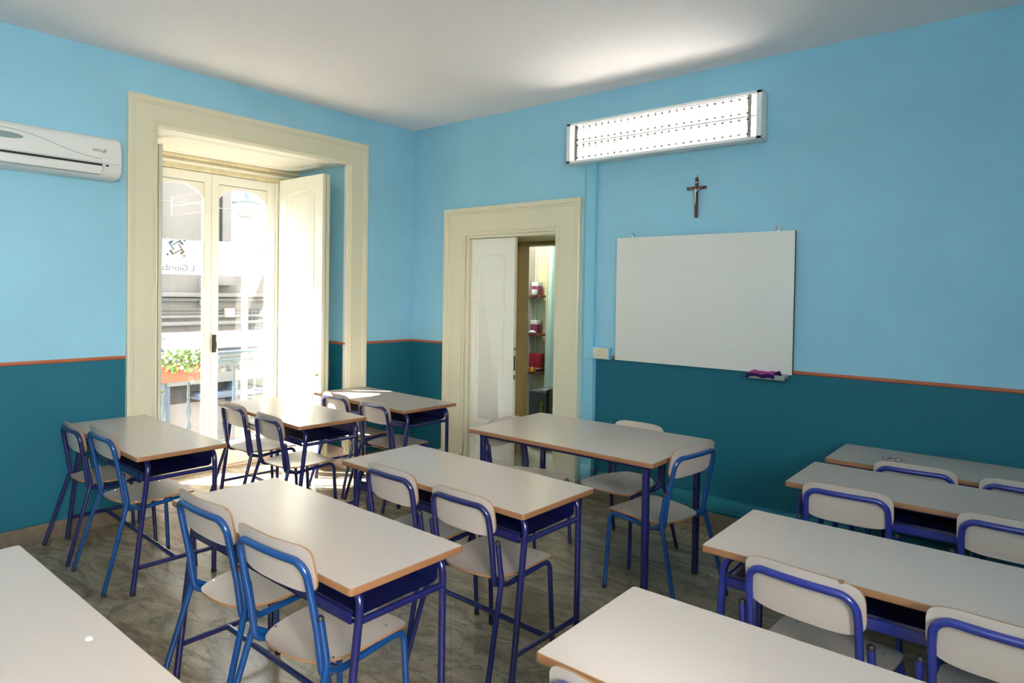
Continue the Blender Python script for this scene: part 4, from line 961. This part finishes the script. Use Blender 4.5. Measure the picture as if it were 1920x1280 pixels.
# ------------------------------------------------------------------ lights
w = bpy.data.worlds.new('World'); S.world = w; w.use_nodes = True; nt = w.node_tree
bg = nt.nodes['Background']; sky = nt.nodes.new('ShaderNodeTexSky'); sky.sky_type = 'NISHITA'; sky.sun_disc = False; sky.sun_elevation = R(46); sky.sun_rotation = R(120); sky.dust_density = 3.0
hs = nt.nodes.new('ShaderNodeHueSaturation'); hs.inputs['Saturation'].default_value = .28
nt.links.new(sky.outputs[0], hs.inputs['Color']); nt.links.new(hs.outputs[0], bg.inputs['Color']); bg.inputs['Strength'].default_value = 1.5
def light(name, typ, loc, rot, energy, col=(1, 1, 1), **k):
    l = bpy.data.lights.new(name, typ); l.energy = energy; l.color = col
    for a, b in k.items(): setattr(l, a, b)
    o = bpy.data.objects.new(name, l); C.objects.link(o); o.location = loc; o.rotation_euler = rot; return o
sd = Vector((1.0, .72, -1.30)).normalized()
light('sun', 'SUN', (-5, -5, 9), sd.to_track_quat('-Z', 'Y').to_euler(), 20., (1, .95, .87), angle=R(.8))
p_ = light('sky_portal', 'AREA', (-.98, MIDY, 1.45), (0, R(-90), 0), 1., (1, 1, 1), shape='RECTANGLE', size=2.6, size_y=1.3); p_.data.cycles.is_portal = True
light('added_window_fill', 'AREA', (XR + .50, (BY0 + BY1) / 2, (BB + BZ) / 2), (0, R(112), 0), 82., (1, .95, .88), shape='RECTANGLE', size=1.1, size_y=1.7)  # fill added behind the camera, tilted up to brighten ceiling and window wall
light('annex_fill_light', 'AREA', (.2, 1.45, 2.95), (0, 0, 0), 14., (1, .97, .88), shape='DISK', size=.5)  # unseen area light added to brighten the next room, no fixture modelled

# ------------------------------------------------------------------ camera
f, yaw, pitch, roll = 1242.511, .687765, .017816, -.015741
cyw, syw = cos(yaw), sin(yaw)
fw = Vector((-syw * cos(pitch), cyw * cos(pitch), -sin(pitch))); rt = Vector((cyw, syw, 0)); dn = fw.cross(rt)
r2 = rt * cos(roll) + dn * sin(roll); d2 = rt * (-sin(roll)) + dn * cos(roll)
cam = bpy.data.cameras.new('camera'); co = bpy.data.objects.new('camera', cam); C.objects.link(co)
Mc = Matrix((r2, -d2, -fw)).transposed().to_4x4(); Mc.translation = Vector((5.17475, -4.66636, 1.70)); co.matrix_world = Mc
cam.sensor_width = 36; cam.lens = f / 1920 * 36; cam.shift_y = -(640 - 570.248) / 1920; cam.clip_start = .02
S.camera = co
S.view_settings.view_transform = 'Standard'; S.view_settings.look = 'None'; S.view_settings.gamma = 1; S.view_settings.exposure = 1.46
S.cycles.use_denoising = True; S.cycles.max_bounces = 10; S.cycles.diffuse_bounces = 6; S.cycles.transparent_max_bounces = 16; S.cycles.caustics_reflective = False
S.cycles.sample_clamp_indirect = 8
